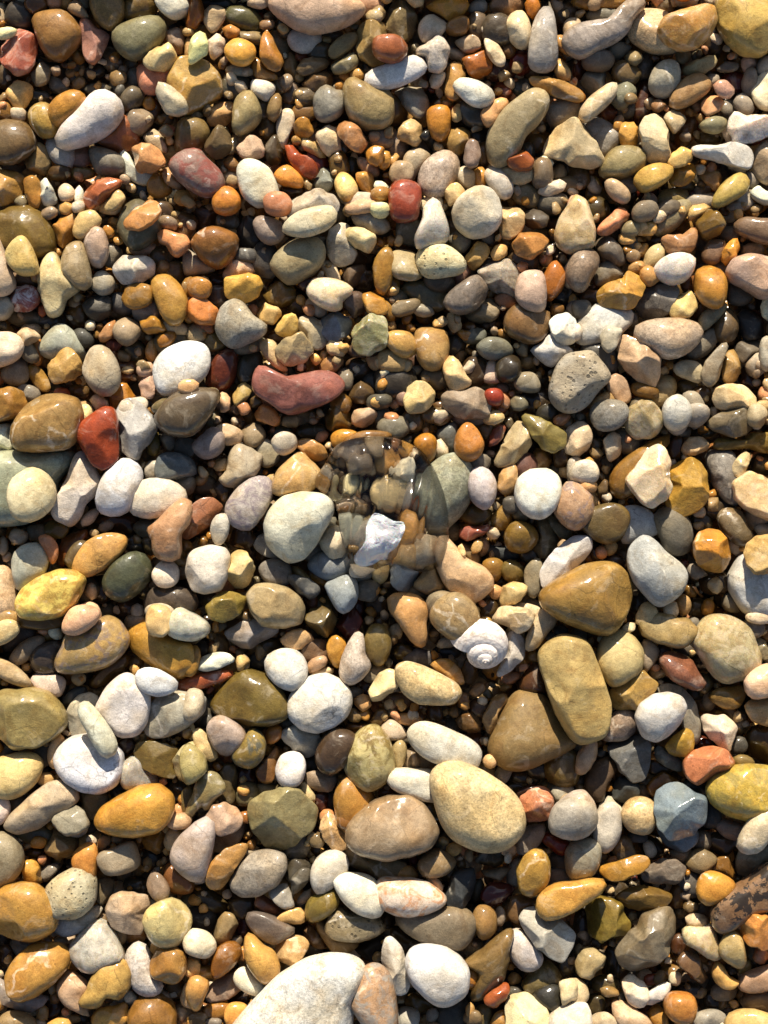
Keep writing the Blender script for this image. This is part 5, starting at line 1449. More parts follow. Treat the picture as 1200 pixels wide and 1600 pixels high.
class Stone:
    """one stone in photo-pixel units: outline R(theta) round c, half height h"""
    def __init__(s, c, R, fl='', seed=0, flat=None, lump=1.0):
        s.c = np.array(c, float); s.fl = fl
        s.rs = np.random.default_rng(seed)
        tt = np.arange(NT) * 2 * math.pi / NT                        # small wobbles that a tracing misses
        s.R = R = R * (1 + sum(s.rs.normal(0, 0.014 if 'a' in fl or 'l' in fl else 0.004) * (5 / k) ** 0.5 * np.cos(k * tt + s.rs.uniform(0, 6.3)) for k in range(4, 13)) * 0.8)
        th = np.arange(NT) * 2 * math.pi / NT - math.pi
        pts = np.stack([np.cos(th), np.sin(th)], 1) * R[:, None]
        cov = pts.T @ pts / NT; ev = np.sqrt(np.maximum(np.linalg.eigvalsh(cov), 1)) * 1.414
        s.b, s.a = ev
        if s.b < 14 and s.a > 1.7 * s.b:                             # keep slim chips from ending in a needle
            w, vv = np.linalg.eigh(cov); ux = pts @ vv
            ell = ((np.cos(th) * vv[0, 0] + np.sin(th) * vv[1, 0]) ** 2 / (s.b * 1.05) ** 2 + (np.cos(th) * vv[0, 1] + np.sin(th) * vv[1, 1]) ** 2 / (s.a * 1.15) ** 2) ** -0.5
            s.R = 0.3 * s.R + 0.7 * ell
        k = flat if flat else s.rs.uniform(0.72, 1.0)
        s.h = min(k * s.b, 9 + 0.6 * s.b) if s.b > 30 else k * s.b
        s.pw = s.rs.uniform(2.0, 2.7)                                # how pillowy the flank is
        s.tilt = s.rs.normal(0, 0.16, 2) * s.h / s.R.max()
        s.apex = s.rs.normal(0, 0.14, 2) * s.b
        s.z = 0.0
        n = 9
        s.wk = s.rs.normal(0, 1, (n, 3)); s.wk /= np.linalg.norm(s.wk, axis=1)[:, None]
        s.wk *= np.r_[s.rs.uniform(1.2, 2.4, 4), s.rs.uniform(3, 6, 5)][:, None]
        s.wp = s.rs.uniform(0, 6.3, n)
        s.wa = np.r_[s.rs.uniform(0.02, 0.055, 4), s.rs.uniform(0.004, 0.014, 5)] * lump
        if 'l' in fl: s.wa *= 1.9
        s.cuts = []
        if 'a' in fl:
            for i in range(s.rs.integers(6, 11)):
                az = s.rs.uniform(-math.pi, math.pi); el = s.rs.uniform(0.35, 1.35)
                s.cuts.append((np.array([math.cos(az) * math.cos(el), math.sin(az) * math.cos(el), math.sin(el)]), s.rs.uniform(0.48, 0.82)))
        elif 'w' in fl or s.rs.random() < 0.5:
            for i in range(s.rs.integers(1, 4)):
                az = s.rs.uniform(-math.pi, math.pi); el = s.rs.uniform(0.6, 1.4)
                s.cuts.append((np.array([math.cos(az) * math.cos(el), math.sin(az) * math.cos(el), math.sin(el)]), s.rs.uniform(0.74, 0.94)))
    def verts(s, n):
        d = ICO[n][0]
        th = np.arctan2(d[:, 1], d[:, 0]); rho = np.hypot(d[:, 0], d[:, 1]); z = d[:, 2]
        # unit shape: pillow profile
        z1 = np.sign(z) * np.abs(z) ** (2 / s.pw); rho1 = rho ** (2 / s.pw)
        q = np.stack([np.cos(th) * rho1, np.sin(th) * rho1, z1], 1)
        w = sum(a * np.sin(q @ k + p) for a, k, p in zip(s.wa, s.wk, s.wp))
        q = q * (1 + w[:, None] * np.array([[0.35, 0.35, 1.0]]))
        for nrm, dist in s.cuts:
            over = q @ nrm - dist * 1.05
            m = over > 0
            q[m] -= nrm * (over[m] * 0.96)[:, None]
        th2 = np.arctan2(q[:, 1], q[:, 0]); r2 = np.hypot(q[:, 0], q[:, 1])
        Rr = R_at(s.R, th2)
        soft = 1 - (1 - r2.clip(0, 1)) ** 2                          # near the middle the outline's corners fade
        Rr = Rr * (0.35 + 0.65 * soft) + s.R.mean() * 0.65 * (1 - soft)
        x = np.cos(th2) * r2 * Rr; y = np.sin(th2) * r2 * Rr; zz = q[:, 2] * s.h
        lift = np.clip(q[:, 2], -1, 1)
        x = x + s.apex[0] * lift * (1 - r2.clip(0, 1)); y = y + s.apex[1] * lift * (1 - r2.clip(0, 1))
        zz = zz + (x * s.tilt[0] + y * s.tilt[1])
        return np.stack([x, y, zz], 1)

# ------------------------------------------------------------------ read the table
TR = []          # traced stones: dict(look, lm, hex, fl, lev, stone, area)
def load():
    ox = oy = 0
    for i, ln in enumerate(DATA.strip().split('\n')):
        if ln.startswith('T '):
            ox, oy = (float(v) for v in ln.split()[1:]); continue
        f = ln.split('|')
        if ln[0] == '.':
            hx, fl, lev = f[0][1:].split()
            cx, cy, rx, ry, ro = (float(v) for v in f[1].split())
            cx, cy, rx, ry = ox + cx / 4, oy + cy / 4, rx / 4 * 1.28, ry / 4 * 1.28
            rs = np.random.default_rng(i + 5)
            st = Stone((cx, cy), blob(rx, ry, math.radians(ro), rs), fl, i)
            TR.append(dict(look=None, hex=hx, fl=fl, lev=int(lev), st=st, area=math.pi * rx * ry))
        else:
            look = f[0]; hx, fl, lev = f[1].split()
            p = np.array([float(v) for v in f[2].split()]).reshape(-1, 2) / 4 + (ox, oy)
            if 'a' not in fl and 'l' not in fl and i % 5 < 3 and not any(w in look for w in ('oval', 'egg', 'round', 'ball', 'disc', 'bead', 'ellipse', 'smooth', 'bean', 'teardrop', 'marble', 'kidney')):
                A0 = area_centroid(p)[0]
                fl += 'a' if A0 < 3600 else 'w'                      # broken rather than water-worn
            p = smooth_outline(p, 'a' in fl or 'w' in fl)
            A, c = area_centroid(p)
            R = radial(p, c) * (1.035 if int(lev) > 0 else 1.11) + 0.9
            st = Stone(c, R, fl, i, flat=0.5 if 'white' in look and 'oval' in look else None)
            TR.append(dict(look=look.rstrip('!'), lm=look.endswith('!'), hex=hx, fl=fl, lev=int(lev), st=st, area=A, poly=p))

def blob(rx, ry, ro, rs, rough=0.06):
    th = np.arange(NT) * 2 * math.pi / NT - math.pi
    t = th - ro
    n = rs.uniform(2.0, 2.8)
    R = (np.abs(np.cos(t) / rx) ** n + np.abs(np.sin(t) / ry) ** n) ** (-1 / n)
    for k in range(1, 5): R = R * (1 + rs.normal(0, rough / k ** 0.6) * np.cos(k * th + rs.uniform(0, 6.3)))
    return R
load()

# ------------------------------------------------------------------ settle them: a height map in photo pixels
MX0, MY0, MX1, MY1, CELL = -440, -440, 1640, 2040, 2
GW, GH = (MX1 - MX0) // CELL, (MY1 - MY0) // CELL
HM = np.full((GH, GW), -105.0)
COVER = np.zeros((GH, GW), bool)
def footprint(st):
    r = st.R.max()
    i0 = max(0, int((st.c[0] - r - MX0) / CELL)); i1 = min(GW, int((st.c[0] + r - MX0) / CELL) + 2)
    j0 = max(0, int((st.c[1] - r - MY0) / CELL)); j1 = min(GH, int((st.c[1] + r - MY0) / CELL) + 2)
    if i1 <= i0 or j1 <= j0: return None
    gx, gy = np.meshgrid(MX0 + (np.arange(i0, i1) + 0.5) * CELL - st.c[0], MY0 + (np.arange(j0, j1) + 0.5) * CELL - st.c[1])
    rho = np.hypot(gx, gy) / np.maximum(R_at(st.R, np.arctan2(gy, gx)), 1)
    ins = rho < 1
    prof = np.where(ins, st.h * np.sqrt(np.clip(1 - rho ** st.pw, 0, 1)), 0)
    return (slice(j0, j1), slice(i0, i1)), ins, prof
TARGET = {-2: -36, -1: -20, 0: -2, 1: 13, 2: 29, 3: 45, 4: 60, 5: 71}
def settle(st, lev, free=9, q=78):
    fp = footprint(st)
    t = TARGET[lev]
    if fp is None: st.z = t; return
    sl, ins, prof = fp
    if not ins.any(): st.z = t; return
    rest = np.percentile((HM[sl] + prof)[ins], q)
    st.z = float(np.clip(rest, t - free, t + free))
    HM[sl] = np.where(ins, np.maximum(HM[sl], st.z + prof), HM[sl])
    return

MASS = []        # (stone, hex, flags, ico level): everything that goes into the one mass of small pebbles
PAL = ['8a6a34', 'b08a48', '6d5a38', '9a8a6a', 'c0ae8a', '7d7a70', '5a5a56', '3c3c3a', 'b9b4a8', 'd0c8b8', 'a87c34', '7a5a2c',
       '8c5236', 'b98a68', '9a9078', '6a6048', 'a59684', '4e4030', 'c9a464', '84806c', '54402a', '94704a', '6a2c1c', 'b7a274']
PW = np.array([6, 7, 5, 7, 7, 5, 3, 2, 5, 4, 5, 5, 2, 4, 6, 5, 5, 3, 4, 5, 3, 5, 1, 6], float); PW /= PW.sum()
def rand_hex(): return PAL[RNG.choice(len(PAL), p=PW)]
def rand_stone(x, y, r, seed, fl=None):
    rs = np.random.default_rng(seed)
    e = rs.uniform(0.62, 1.0)
    f = fl if fl is not None else ('a' if rs.random() < 0.8 else '')
    return Stone((x, y), blob(r / math.sqrt(e), r * math.sqrt(e), rs.uniform(0, 3.14), rs, 0.09), f + ('g' if rs.random() < 0.6 else 'm'), seed, lump=1.5)
def inframe(x, y, m=30): return -m < x < 1200 + m and -m < y < 1600 + m

def pave(level_z, spacing, r0, r1, seed0, keep=lambda x, y: True, jig=0.45, ico=2, spread=7):
    """a jittered layer of random stones"""
    n = 0
    for gy in np.arange(MY0 + 60, MY1 - 60, spacing):
        for gx in np.arange(MX0 + 60, MX1 - 60, spacing):
            x, y = gx + RNG.normal(0, spacing * jig), gy + RNG.normal(0, spacing * jig)
            r = RNG.uniform(r0, r1)
            if not keep(x, y): continue
            st = rand_stone(x, y, r, seed0 + n); n += 1
            st.z = level_z + RNG.uniform(-spread, spread)
            fp = footprint(st)
            if fp:
                sl, ins, prof = fp
                HM[sl] = np.where(ins, np.maximum(HM[sl], st.z + prof), HM[sl])
            MASS.append((st, rand_hex(), st.fl, ico if inframe(x, y) else 1))
# hidden base layers
pave(-74, 33, 13, 22, 100000)
pave(-54, 36, 9, 19, 200000)
# what the traced stones cover
for t in TR:
    fp = footprint(t['st'])
    if fp: COVER[fp[0]] |= fp[1]
def dist_free(x, y, rmax):
    i, j = int((x - MX0) / CELL), int((y - MY0) / CELL)
    k = int(rmax / CELL) + 1
    w = COVER[max(0, j - k):j + k + 1, max(0, i - k):i + k + 1]
    if not w.any(): return rmax
    jj, ii = np.nonzero(w)
    return min(rmax, CELL * math.sqrt(((jj - min(j, k)) ** 2 + (ii - min(i, k)) ** 2).min()))

for t in TR:
    if t['lev'] < 0: settle(t['st'], t['lev'])
# untraced gaps inside the frame: grit and small pebbles, each as large as its gap lets it be
seed = 300000
for rmin, rmax, tries, lev in ((13, 24, 3500, 0), (7, 14, 12000, 0), (4, 7.5, 14000, -5)):
    xs, ys = RNG.uniform(-60, 1260, tries), RNG.uniform(-60, 1660, tries)
    for x, y in zip(xs, ys):
        d = dist_free(x, y, rmax)
        if d < rmin * 0.75: continue
        r = min(rmax, max(rmin, d * 1.45))
        st = rand_stone(x, y, r, seed); seed += 1
        st.z = lev + RNG.uniform(-10, 9)
        fp = footprint(st)
        if fp:
            sl, ins, prof = fp
            HM[sl] = np.where(ins, np.maximum(HM[sl], st.z + prof), HM[sl]); COVER[sl] |= ins
        MASS.append((st, rand_hex(), st.fl, 2))
# grit sprinkled deep between the stones
for k in range(2200):
    x, y = RNG.uniform(-40, 1240), RNG.uniform(-40, 1640)
    r = RNG.uniform(2.5, 6.5)
    i, j = int((x - MX0) / CELL), int((y - MY0) / CELL)
    st = rand_stone(x, y, r, seed); seed += 1
    if HM[j, i] > -20: continue
    st.z = HM[j, i] + r * 0.3
    MASS.append((st, rand_hex(), st.fl, 1))
for lev in range(0, 6):
    for t in TR:
        if t['lev'] == lev: settle(t['st'], lev, free=9 if lev else 7)
# chips washed in on top, between the larger stones
BIG = np.zeros((GH, GW), bool)
for t in TR:
    if t['look'] and t['lev'] >= 0:
        fp = footprint(t['st'])
        if fp: BIG[fp[0]] |= fp[1]
KEEP = COVER; COVER = BIG
CHIP = ['b7a274', 'c0ae8a', 'c9a464', 'a59684', 'b9b4a8', '9a8a6a', 'b98a68', 'd0c8b8', 'a87c34', '8c7a58']
for k in range(9000):
    x, y = RNG.uniform(-20, 1220), RNG.uniform(-20, 1620)
    r = RNG.uniform(5, 14)
    if dist_free(x, y, r) < r * 0.8: continue
    i, j = int((x - MX0) / CELL), int((y - MY0) / CELL)
    st = rand_stone(x, y, r, seed); seed += 1
    st.z = float(np.clip(HM[j, i] + r * 0.25, -26, 10))
    fp = footprint(st)
    if fp: COVER[fp[0]] |= fp[1]
    MASS.append((st, CHIP[RNG.integers(len(CHIP))], st.fl, 2 if r > 6 else 1))
COVER = KEEP
# beyond the frame the beach goes on, with stones of the same sorts
n = 0
for dx, dy in ((-1200, 0), (1200, 0), (0, -1600), (0, 1600), (-1200, -1600), (1200, -1600), (-1200, 1600), (1200, 1600)):
    for t in TR:
        if t['hex'] == 'SHELL' or t['lev'] < 0: continue
        c = t['st'].c + (dx, dy)
        if not (MX0 + 40 < c[0] < MX1 - 40 and MY0 + 40 < c[1] < MY1 - 40): continue
        r = t['st'].R.max()
        if -r * 0.85 < c[0] < 1200 + r * 0.85 and -r * 0.85 < c[1] < 1600 + r * 0.85: continue
        st = Stone(c, t['st'].R, t['st'].fl, 700000 + n); n += 1
        st.z = t['st'].z
        fp = footprint(st)
        if fp: COVER[fp[0]] |= fp[1]
        MASS.append((st, t['hex'], t['fl'], 3 if t['area'] > 1500 else 2))
for rr, tries, lev in ((34, 700, 12), (24, 2200, 0), (15, 4000, -18), (9, 5000, -36)):
    for k in range(tries):
        x, y = RNG.uniform(MX0 + 50, MX1 - 50), RNG.uniform(MY0 + 50, MY1 - 50)
        if inframe(x, y, 8): continue
        r = rr * RNG.uniform(0.75, 1.2)
        if dist_free(x, y, r) < r * 0.82: continue
        st = rand_stone(x, y, r, 500000 + n); n += 1
        st.z = lev + RNG.uniform(-8, 8)
        fp = footprint(st)
        if fp: COVER[fp[0]] |= fp[1]
        MASS.append((st, rand_hex(), st.fl, 2 if r > 14 else 1))

# ------------------------------------------------------------------ build meshes
def world_xy(c, z):
    k = (CAM_H - z * PX) / CAM_H                                    # the tracing is of outlines z above the datum
    return np.array([(c[0] - 600) * PX * k, (800 - c[1]) * PX * k])
def to_local(v):
    return np.stack([v[:, 0] * PX, -v[:, 1] * PX, v[:, 2] * PX], 1)
def make_mesh(name, V, F, smooth=True):
    me = bpy.data.meshes.new(name)
    me.vertices.add(len(V)); me.vertices.foreach_set('co', V.astype(np.float32).ravel())
    n = len(F)
    me.loops.add(n * 3); me.loops.foreach_set('vertex_index', F.astype(np.int32).ravel())
    me.polygons.add(n); me.polygons.foreach_set('loop_start', np.arange(0, n * 3, 3, dtype=np.int32))
    me.update(calc_edges=True)
    if smooth: me.polygons.foreach_set('use_smooth', np.ones(n, bool))
    me.validate()
    return me

def flip(F): return F[:, ::-1]                                       # y is mirrored going from pixels to metres

WET = lambda fl: 1.0 if 'g' in fl else (0.22 if 'm' in fl else 0.6)
SECOND = {'mauve jasper': '9a5044', 'ochre pebble': 'd8c060', 'yellow-grey wet': '8f7c74', 'big yellow and green': '93823e', 'white and orange': 'cf8a52',
          'large white pebble with a tan': 'b08c58', 'rose-red': 'e0d0cc', 'orange-mauve': '8c7a78', 'orange-grey': '9a948a', 'yellow-grey cong': '5c6058',
          'olive egg': 'c0b078', 'mauve-white': '8a7a80', 'cream stone blotched': 'a86a3a', 'grey and rust': '8a4a28', 'mottled brown disc': '4a3a34',
          'grey-white round shell': '6a6258'}

# the 300 stones that show largest are things; the rest belong to the mass
def shown(t):
    p = t['poly']; x = np.clip(p[:, 0], 0, 1200); y = np.clip(p[:, 1], 0, 1600)
    return area_centroid(np.stack([x, y], 1))[0] if np.ptp(x) > 2 and np.ptp(y) > 2 else 0
cand = [t for t in TR if t['look'] and t['hex'] != 'SHELL']
for t in cand: t['shown'] = shown(t) * (1.0 if t['lev'] > 0 else 0.7 if t['lev'] == 0 else 0.4)
cand.sort(key=lambda t: -t['shown'])
THINGS, REST = cand[:300], cand[300:]
for t in REST + [t for t in TR if not t['look']]:
    MASS.append((t['st'], t['hex'], t['fl'], 3 if t['area'] > 700 else 2))

# labels: the look of the stone and, where needed, a findable neighbour
def tidy(s): return s
NOUNS = ('pebble', 'stone', 'chip', 'oval', 'egg', 'disc', 'block', 'nugget', 'slab', 'wedge', 'shard', 'teardrop', 'lump', 'bead', 'button', 'cube', 'ball', 'marble',
         'ellipse', 'quartz', 'spike', 'finger', 'cone', 'splinter', 'lozenge', 'blade', 'plate', 'bar', 'stone', 'fragment', 'cylinder', 'bean', 'drop', 'gem', 'dome', 'flake', 'nub', 'piece', 'lens', 'crystal', 'spur', 'sliver', 'tablet', 'trapezoid', 'fin', 'flake', 'knob', 'corner')
for t in THINGS:
    s = tidy(t['look'])
    if not any(w.strip(',') in NOUNS for w in s.replace('-', ' ').split()) : s += ' pebble'
    t['base'] = s
import re
REL = re.compile(r' (?:with|beside|at|under|beneath|on|between|behind|resting|lying|overlapped|standing|blotched|above|below|split by|half in|dotted|cut by|leaning|near|by|lies) ')
for t in THINGS: t['short'] = REL.split(t['base'])[0]
from collections import Counter
cs = Counter(t['short'] for t in THINGS)
RELWORDS = re.compile(r'\b(beside|beneath|under|behind|between|at the|above|below|on the|overlapped|on white|resting on|leaning on|lying)\b')
def side(a, b):
    dx, dy = a[0] - b[0], a[1] - b[1]
    if abs(dx) > 2.2 * abs(dy): return 'right of' if dx > 0 else 'left of'
    if abs(dy) > 2.2 * abs(dx): return 'below' if dy > 0 else 'above'
    return ('below and ' if dy > 0 else 'above and ') + ('right of' if dx > 0 else 'left of')
used = set()
for t in sorted(THINGS, key=lambda t: -t['shown']):
    lab = t['base']
    refs = sorted((u for u in THINGS if u is not t and u['lm'] and cs[u['short']] == 1), key=lambda u: np.hypot(*(u['st'].c - t['st'].c)))[:9]
    if not (t['lm'] and RELWORDS.search(lab)) or lab in used:
        for u in refs:
            w = lab + ', ' + side(t['st'].c, u['st'].c) + ' the ' + u['short']
            if len(w.replace(',', '').split()) <= 16 and w not in used: lab = w; break
    used.add(lab); t['label'] = lab

for t in sorted(THINGS, key=lambda t: -t['shown']):
    st = t['st']
    n = 4 if ('a' in t['fl'] or t['area'] > 5200 or 'l' in t['fl']) and t['area'] > 1500 else 3
    if t['area'] > 7000 or (t['area'] > 2600 and ('a' in t['fl'] or 'w' in t['fl'])): n = 5
    V = to_local(st.verts(n))
    me = make_mesh('pebble', V, flip(ICO[n][1]))
    me.materials.append(stone_mat(t['fl']))
    o = bpy.data.objects.new('pebble', me); col.objects.link(o)
    xy = world_xy(st.c, st.z); o.location = (xy[0], xy[1], st.z * PX)
    c = albedo(t['hex']); o.color = (*c, 1)
    o['wet'] = float(WET(t['fl']))
    s2 = next((v for k, v in SECOND.items() if t['look'].startswith(k)), None)
    o['second_colour'] = [float(v) for v in (albedo(s2) if s2 else c * 0.5)]
    o['label'] = t['label']; o['category'] = 'pebble'; o['group'] = 'larger pebbles on the beach'

# the uncountable rest: one mass
Vs, Fs, Cs, Ws = [], [], [], []
WARM = np.array([1.12, 0.98, 0.8])                                # honey-coloured damp shingle
off = 0
for st, hx, fl, n in MASS:
    v = to_local(st.verts(n)); xy = world_xy(st.c, st.z)
    v += (xy[0], xy[1], st.z * PX)
    Vs.append(v); Fs.append(flip(ICO[n][1]) + off); off += len(v)
    Cs.append(np.repeat(np.r_[np.minimum(albedo(hx) * WARM * st.rs.uniform(0.85, 1.2), 0.7), 1][None], len(v), 0)); Ws.append(np.full(len(v), WET(fl)))
V, F = np.concatenate(Vs), np.concatenate(Fs)
me = make_mesh('small_pebbles', V, F)
at = me.attributes.new('stone_colour', 'FLOAT_COLOR', 'POINT'); at.data.foreach_set('color', np.concatenate(Cs).astype(np.float32).ravel())
at = me.attributes.new('wet', 'FLOAT', 'POINT'); at.data.foreach_set('value', np.concatenate(Ws).astype(np.float32))
me.materials.append(stone_mat('', True))
o = bpy.data.objects.new('small_pebbles', me); col.objects.link(o)
o['kind'] = 'stuff'; o['label'] = 'small wet pebbles and grit filling the gaps between the larger stones'; o['category'] = 'pebbles'
print('mass', len(MASS), 'tris', len(F))

# ------------------------------------------------------------------ the beach itself, dark wet grit far beyond the frame
g = G('wet_grit')
tc = g.node('ShaderNodeTexCoord'); vo = g.node('ShaderNodeTexVoronoi'); g.l.new(tc.outputs['Object'], vo.inputs['Vector']); vo.inputs['Scale'].default_value = 110
cr = g.node('ShaderNodeValToRGB'); sp = g.node('ShaderNodeSeparateColor'); g.l.new(vo.outputs['Color'], sp.inputs[0]); g.l.new(sp.outputs[0], cr.inputs[0])
cr.color_ramp.elements[0].color = (0.05, 0.04, 0.03, 1); cr.color_ramp.elements[1].color = (0.42, 0.36, 0.27, 1)
e = cr.color_ramp.elements.new(0.45); e.color = (0.2, 0.13, 0.06, 1)
g.l.new(cr.outputs[0], g.b.inputs['Base Color']); g.b.inputs['Roughness'].default_value = 0.5
bp = g.node('ShaderNodeBump'); bp.inputs['Distance'].default_value = 0.006; bp.invert = True
g.l.new(vo.outputs['Distance'], bp.inputs['Height']); g.l.new(bp.outputs[0], g.b.inputs['Normal'])
S, zb = 30.0, -95 * PX
me = make_mesh('beach', np.array([[-S, -S, zb], [S, -S, zb], [S, S, zb], [-S, S, zb]]), np.array([[0, 1, 2], [0, 2, 3]]), False)
me.materials.append(g.m); o = bpy.data.objects.new('beach', me); col.objects.link(o); o['kind'] = 'structure'

# ------------------------------------------------------------------ the weathered snail shell
def spiral_shell():
    turns, nu, nv = 4.2, 190, 24
    V, F = [], []
    k = math.log(1.95)                                              # growth per turn
    for i in range(nu + 1):
        t = turns * i / nu
        s = math.exp(k * (t - turns))
        a = 2 * math.pi * t + 0.6
        rib = 1 + 0.012 * math.sin(t * 2 * math.pi * 16)
        for j in range(nv):
            b = 2 * math.pi * j / nv
            r = 0.60 * s * rib * (1 + 0.02 * math.sin(3 * b + t))
            rad = 0.44 * s + r * math.cos(b)
            V.append((rad * math.cos(a), rad * math.sin(a), 1.05 * (1 - s) - 0.45 + r * 0.95 * math.sin(b)))
    for i in range(nu):
        for j in range(nv):
            a, b = i * nv + j, i * nv + (j + 1) % nv
            F += [(a, b, b + nv), (a, b + nv, a + nv)]
    return np.array(V), np.array(F)
t = next(t for t in TR if t['hex'] == 'SHELL'); st = t['st']
V, F = spiral_shell()
V *= 50 * PX
me = make_mesh('spiral_shell', V, F)
g = G('weathered_shell')
tc = g.node('ShaderNodeTexCoord'); nz = g.noise(tc.outputs['Object'], 200, 5, 0.7)
cr = g.node('ShaderNodeValToRGB'); g.l.new(nz, cr.inputs[0])
cr.color_ramp.elements[0].position = 0.35; cr.color_ramp.elements[0].color = (0.42, 0.34, 0.26, 1)
cr.color_ramp.elements[1].position = 0.5; cr.color_ramp.elements[1].color = (0.76, 0.69, 0.63, 1)
wv = g.node('ShaderNodeTexWave', wave_type='RINGS', rings_direction='Z'); g.l.new(tc.outputs['Object'], wv.inputs['Vector'])
wv.inputs['Scale'].default_value = 190; wv.inputs['Distortion'].default_value = 2.5; wv.inputs['Detail'].default_value = 2
shc = g.mix(g.rng(wv.outputs['Fac'], 0.6, 0.95, 0.0, 0.45), cr.outputs[0], (0.42, 0.34, 0.32, 1))
g.l.new(shc, g.b.inputs['Base Color']); g.b.inputs['Roughness'].default_value = 0.6
bp = g.node('ShaderNodeBump'); bp.inputs['Distance'].default_value = 0.0005; bp.inputs['Strength'].default_value = 0.6
g.l.new(g.noise(tc.outputs['Object'], 900, 3), bp.inputs['Height']); g.l.new(bp.outputs[0], g.b.inputs['Normal'])
me.materials.append(g.m)
o = bpy.data.objects.new('spiral_shell', me); col.objects.link(o)
xy = world_xy((757, 1018), 54); o.location = (xy[0], xy[1], 54 * PX)
o.rotation_euler = (math.radians(20), math.radians(-30), math.radians(60))
o['label'] = 'weathered white spiral snail shell with grey growth lines among the pebbles'; o['category'] = 'shell'

# ------------------------------------------------------------------ the clear jelly
def jelly():
    p = np.array([(172, 240), (250, 195), (400, 172), (560, 185), (690, 245), (765, 330), (835, 470), (872, 610), (880, 760), (868, 900), (800, 990), (690, 1010),
                  (560, 960), (450, 985), (330, 1050), (285, 1000), (240, 860), (205, 720), (190, 600), (140, 540), (60, 500), (50, 440), (110, 350)], float) / 4 + (480, 640)
    p = smooth_outline(p, False); A, c = area_centroid(p); R = radial(p, c)
    global JRAD
    JRAD = R
    bm = bmesh.new(); bmesh.ops.create_icosphere(bm, subdivisions=6, radius=1.0)
    bm.verts.ensure_lookup_table()
    d = np.array([v.co[:] for v in bm.verts]); F = np.array([[v.index for v in f.verts] for f in bm.faces]); bm.free()
    th = np.arctan2(d[:, 1], d[:, 0]); rho = np.hypot(d[:, 0], d[:, 1]) ** 0.84; z = np.sign(d[:, 2]) * np.abs(d[:, 2]) ** 0.9
    x = np.cos(th) * rho * R_at(R, th); y = np.sin(th) * rho * R_at(R, th)
    h = np.where(z > 0, 50, 45) * z
    # folds along its length and soft dimples
    top = np.clip(z, 0, 1)
    u = x + 10 * np.sin(y * 0.03)                                    # long soft ribs down its length, a waist across, a dent near the top right
    h += top * (2.6 * np.sin(u * 0.145 + 0.6) + 1.2 * np.sin(u * 0.31 + 2.0) + 4.5 * np.sin(y * 0.052 + x * 0.022 + 1.0))
    for u0, w in ((-44, 2.6), (-18, 2.2), (8, 2.4), (30, 2.2), (58, 3)): h += top * 1.9 * np.exp(-((u - u0) / w) ** 2)   # comb ridges
    h += top * 26 * np.exp(-((x + 10) ** 2 / 1100 + (y - 66) ** 2 / 900))       # swollen to turn the added glare patch towards the sun
    h -= top * (13 * np.exp(-((x - 38) ** 2 / 420 + (y + 48) ** 2 / 900)) + 9 * np.exp(-((x + 62) ** 2 / 160 + (y + 8) ** 2 / 2600)))
    # it moulds itself to the stones below: only its upper skin meets the air, its rim runs down between them
    F = F[(d[F][:, :, 2] > -0.25).all(1)]
    return np.stack([x, y, h], 1), F, c
V, F, c = jelly()
JV = V[V[:, 2] > 5]
me = make_mesh('jelly_blob', to_local(V), flip(F))
g = G('clear_jelly')
g.b.inputs['Base Color'].default_value = (0.97, 0.98, 0.98, 1); g.b.inputs['Roughness'].default_value = 0.1
g.b.inputs['IOR'].default_value = 1.34; g.b.inputs['Transmission Weight'].default_value = 1.0
tc = g.node('ShaderNodeTexCoord'); bp = g.node('ShaderNodeBump'); bp.inputs['Distance'].default_value = 0.0012; bp.inputs['Strength'].default_value = 0.35
g.l.new(g.noise(tc.outputs['Object'], 110, 2, 0.5, 0.6), bp.inputs['Height']); # watery and thin: part of the light goes straight through
tr = g.node('ShaderNodeBsdfTransparent'); mx = g.node('ShaderNodeMixShader'); mx.inputs[0].default_value = 0.2
outn = next(n for n in g.n if n.type == 'OUTPUT_MATERIAL')
g.l.new(g.b.outputs[0], mx.inputs[1]); g.l.new(tr.outputs[0], mx.inputs[2]); g.l.new(mx.outputs[0], outn.inputs['Surface'])
me.materials.append(g.m)
o = bpy.data.objects.new('jelly_blob', me); col.objects.link(o)
zj = 32
xy = world_xy(c, zj); o.location = (xy[0], xy[1], zj * PX)
o['label'] = 'clear glassy jelly blob with soft folds lying over the stones'; o['category'] = 'jelly'
o.cycles.is_caustics_caster = True
for q in col.objects:                                               # sunlight bent by the jelly reaches the stones under it
    if q.type == 'MESH' and q is not o and (q.name == 'small_pebbles' or (q.location - o.location).length < 0.06): q.cycles.is_caustics_receiver = True

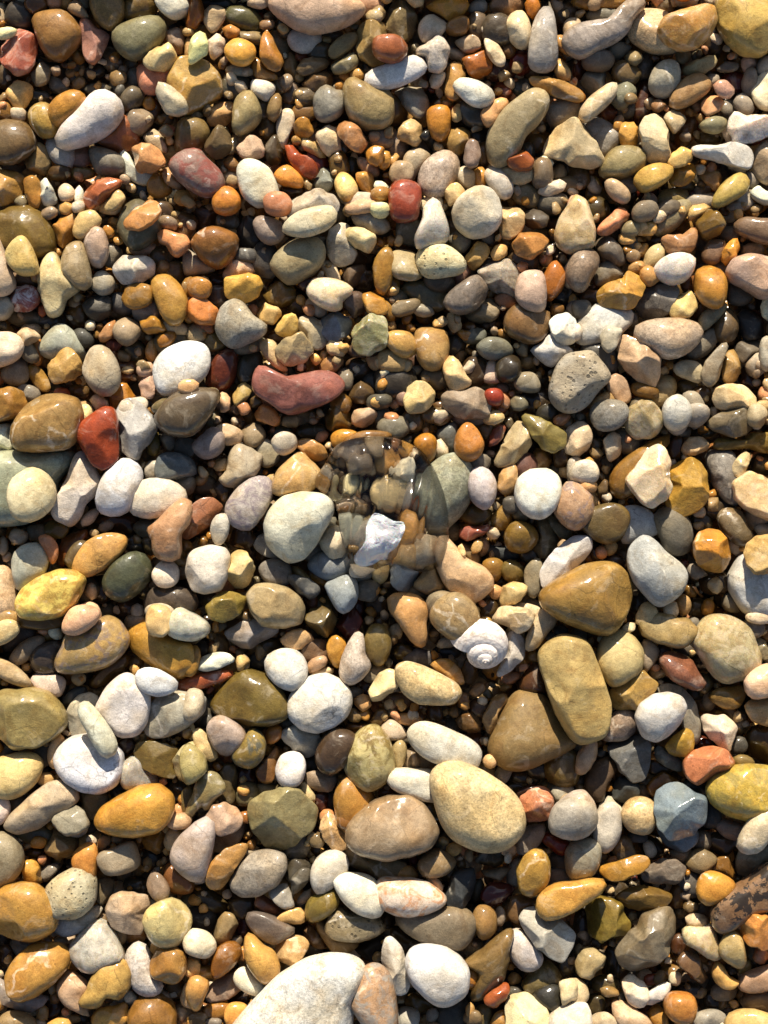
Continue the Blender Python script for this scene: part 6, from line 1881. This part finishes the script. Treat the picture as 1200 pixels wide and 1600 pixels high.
# sun glare on the jelly's lower end, put in as a crumpled white shape
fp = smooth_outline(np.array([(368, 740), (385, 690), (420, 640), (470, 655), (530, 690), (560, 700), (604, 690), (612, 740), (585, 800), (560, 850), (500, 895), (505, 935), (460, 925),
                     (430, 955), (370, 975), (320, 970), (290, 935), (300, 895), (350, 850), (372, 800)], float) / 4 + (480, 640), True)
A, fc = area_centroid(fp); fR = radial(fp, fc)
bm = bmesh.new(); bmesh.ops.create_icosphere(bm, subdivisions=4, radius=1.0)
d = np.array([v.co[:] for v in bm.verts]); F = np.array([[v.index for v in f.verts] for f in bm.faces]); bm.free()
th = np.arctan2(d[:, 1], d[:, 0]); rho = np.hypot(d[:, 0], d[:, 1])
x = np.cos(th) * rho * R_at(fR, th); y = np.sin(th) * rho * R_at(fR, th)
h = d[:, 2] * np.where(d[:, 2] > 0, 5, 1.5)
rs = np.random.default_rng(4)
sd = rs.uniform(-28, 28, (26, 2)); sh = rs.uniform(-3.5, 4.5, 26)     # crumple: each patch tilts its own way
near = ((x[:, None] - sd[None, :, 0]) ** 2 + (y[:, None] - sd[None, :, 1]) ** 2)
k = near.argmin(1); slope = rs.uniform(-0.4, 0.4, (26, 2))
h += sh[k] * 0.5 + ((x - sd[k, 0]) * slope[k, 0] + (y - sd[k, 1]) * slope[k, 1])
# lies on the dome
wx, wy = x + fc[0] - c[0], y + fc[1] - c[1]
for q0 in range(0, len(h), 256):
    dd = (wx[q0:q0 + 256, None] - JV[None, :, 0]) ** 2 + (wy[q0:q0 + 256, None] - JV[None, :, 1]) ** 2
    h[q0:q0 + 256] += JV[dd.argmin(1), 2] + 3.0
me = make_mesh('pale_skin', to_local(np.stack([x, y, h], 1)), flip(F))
g = G('pale_membrane')  # glossy white that stands in for the bright glare
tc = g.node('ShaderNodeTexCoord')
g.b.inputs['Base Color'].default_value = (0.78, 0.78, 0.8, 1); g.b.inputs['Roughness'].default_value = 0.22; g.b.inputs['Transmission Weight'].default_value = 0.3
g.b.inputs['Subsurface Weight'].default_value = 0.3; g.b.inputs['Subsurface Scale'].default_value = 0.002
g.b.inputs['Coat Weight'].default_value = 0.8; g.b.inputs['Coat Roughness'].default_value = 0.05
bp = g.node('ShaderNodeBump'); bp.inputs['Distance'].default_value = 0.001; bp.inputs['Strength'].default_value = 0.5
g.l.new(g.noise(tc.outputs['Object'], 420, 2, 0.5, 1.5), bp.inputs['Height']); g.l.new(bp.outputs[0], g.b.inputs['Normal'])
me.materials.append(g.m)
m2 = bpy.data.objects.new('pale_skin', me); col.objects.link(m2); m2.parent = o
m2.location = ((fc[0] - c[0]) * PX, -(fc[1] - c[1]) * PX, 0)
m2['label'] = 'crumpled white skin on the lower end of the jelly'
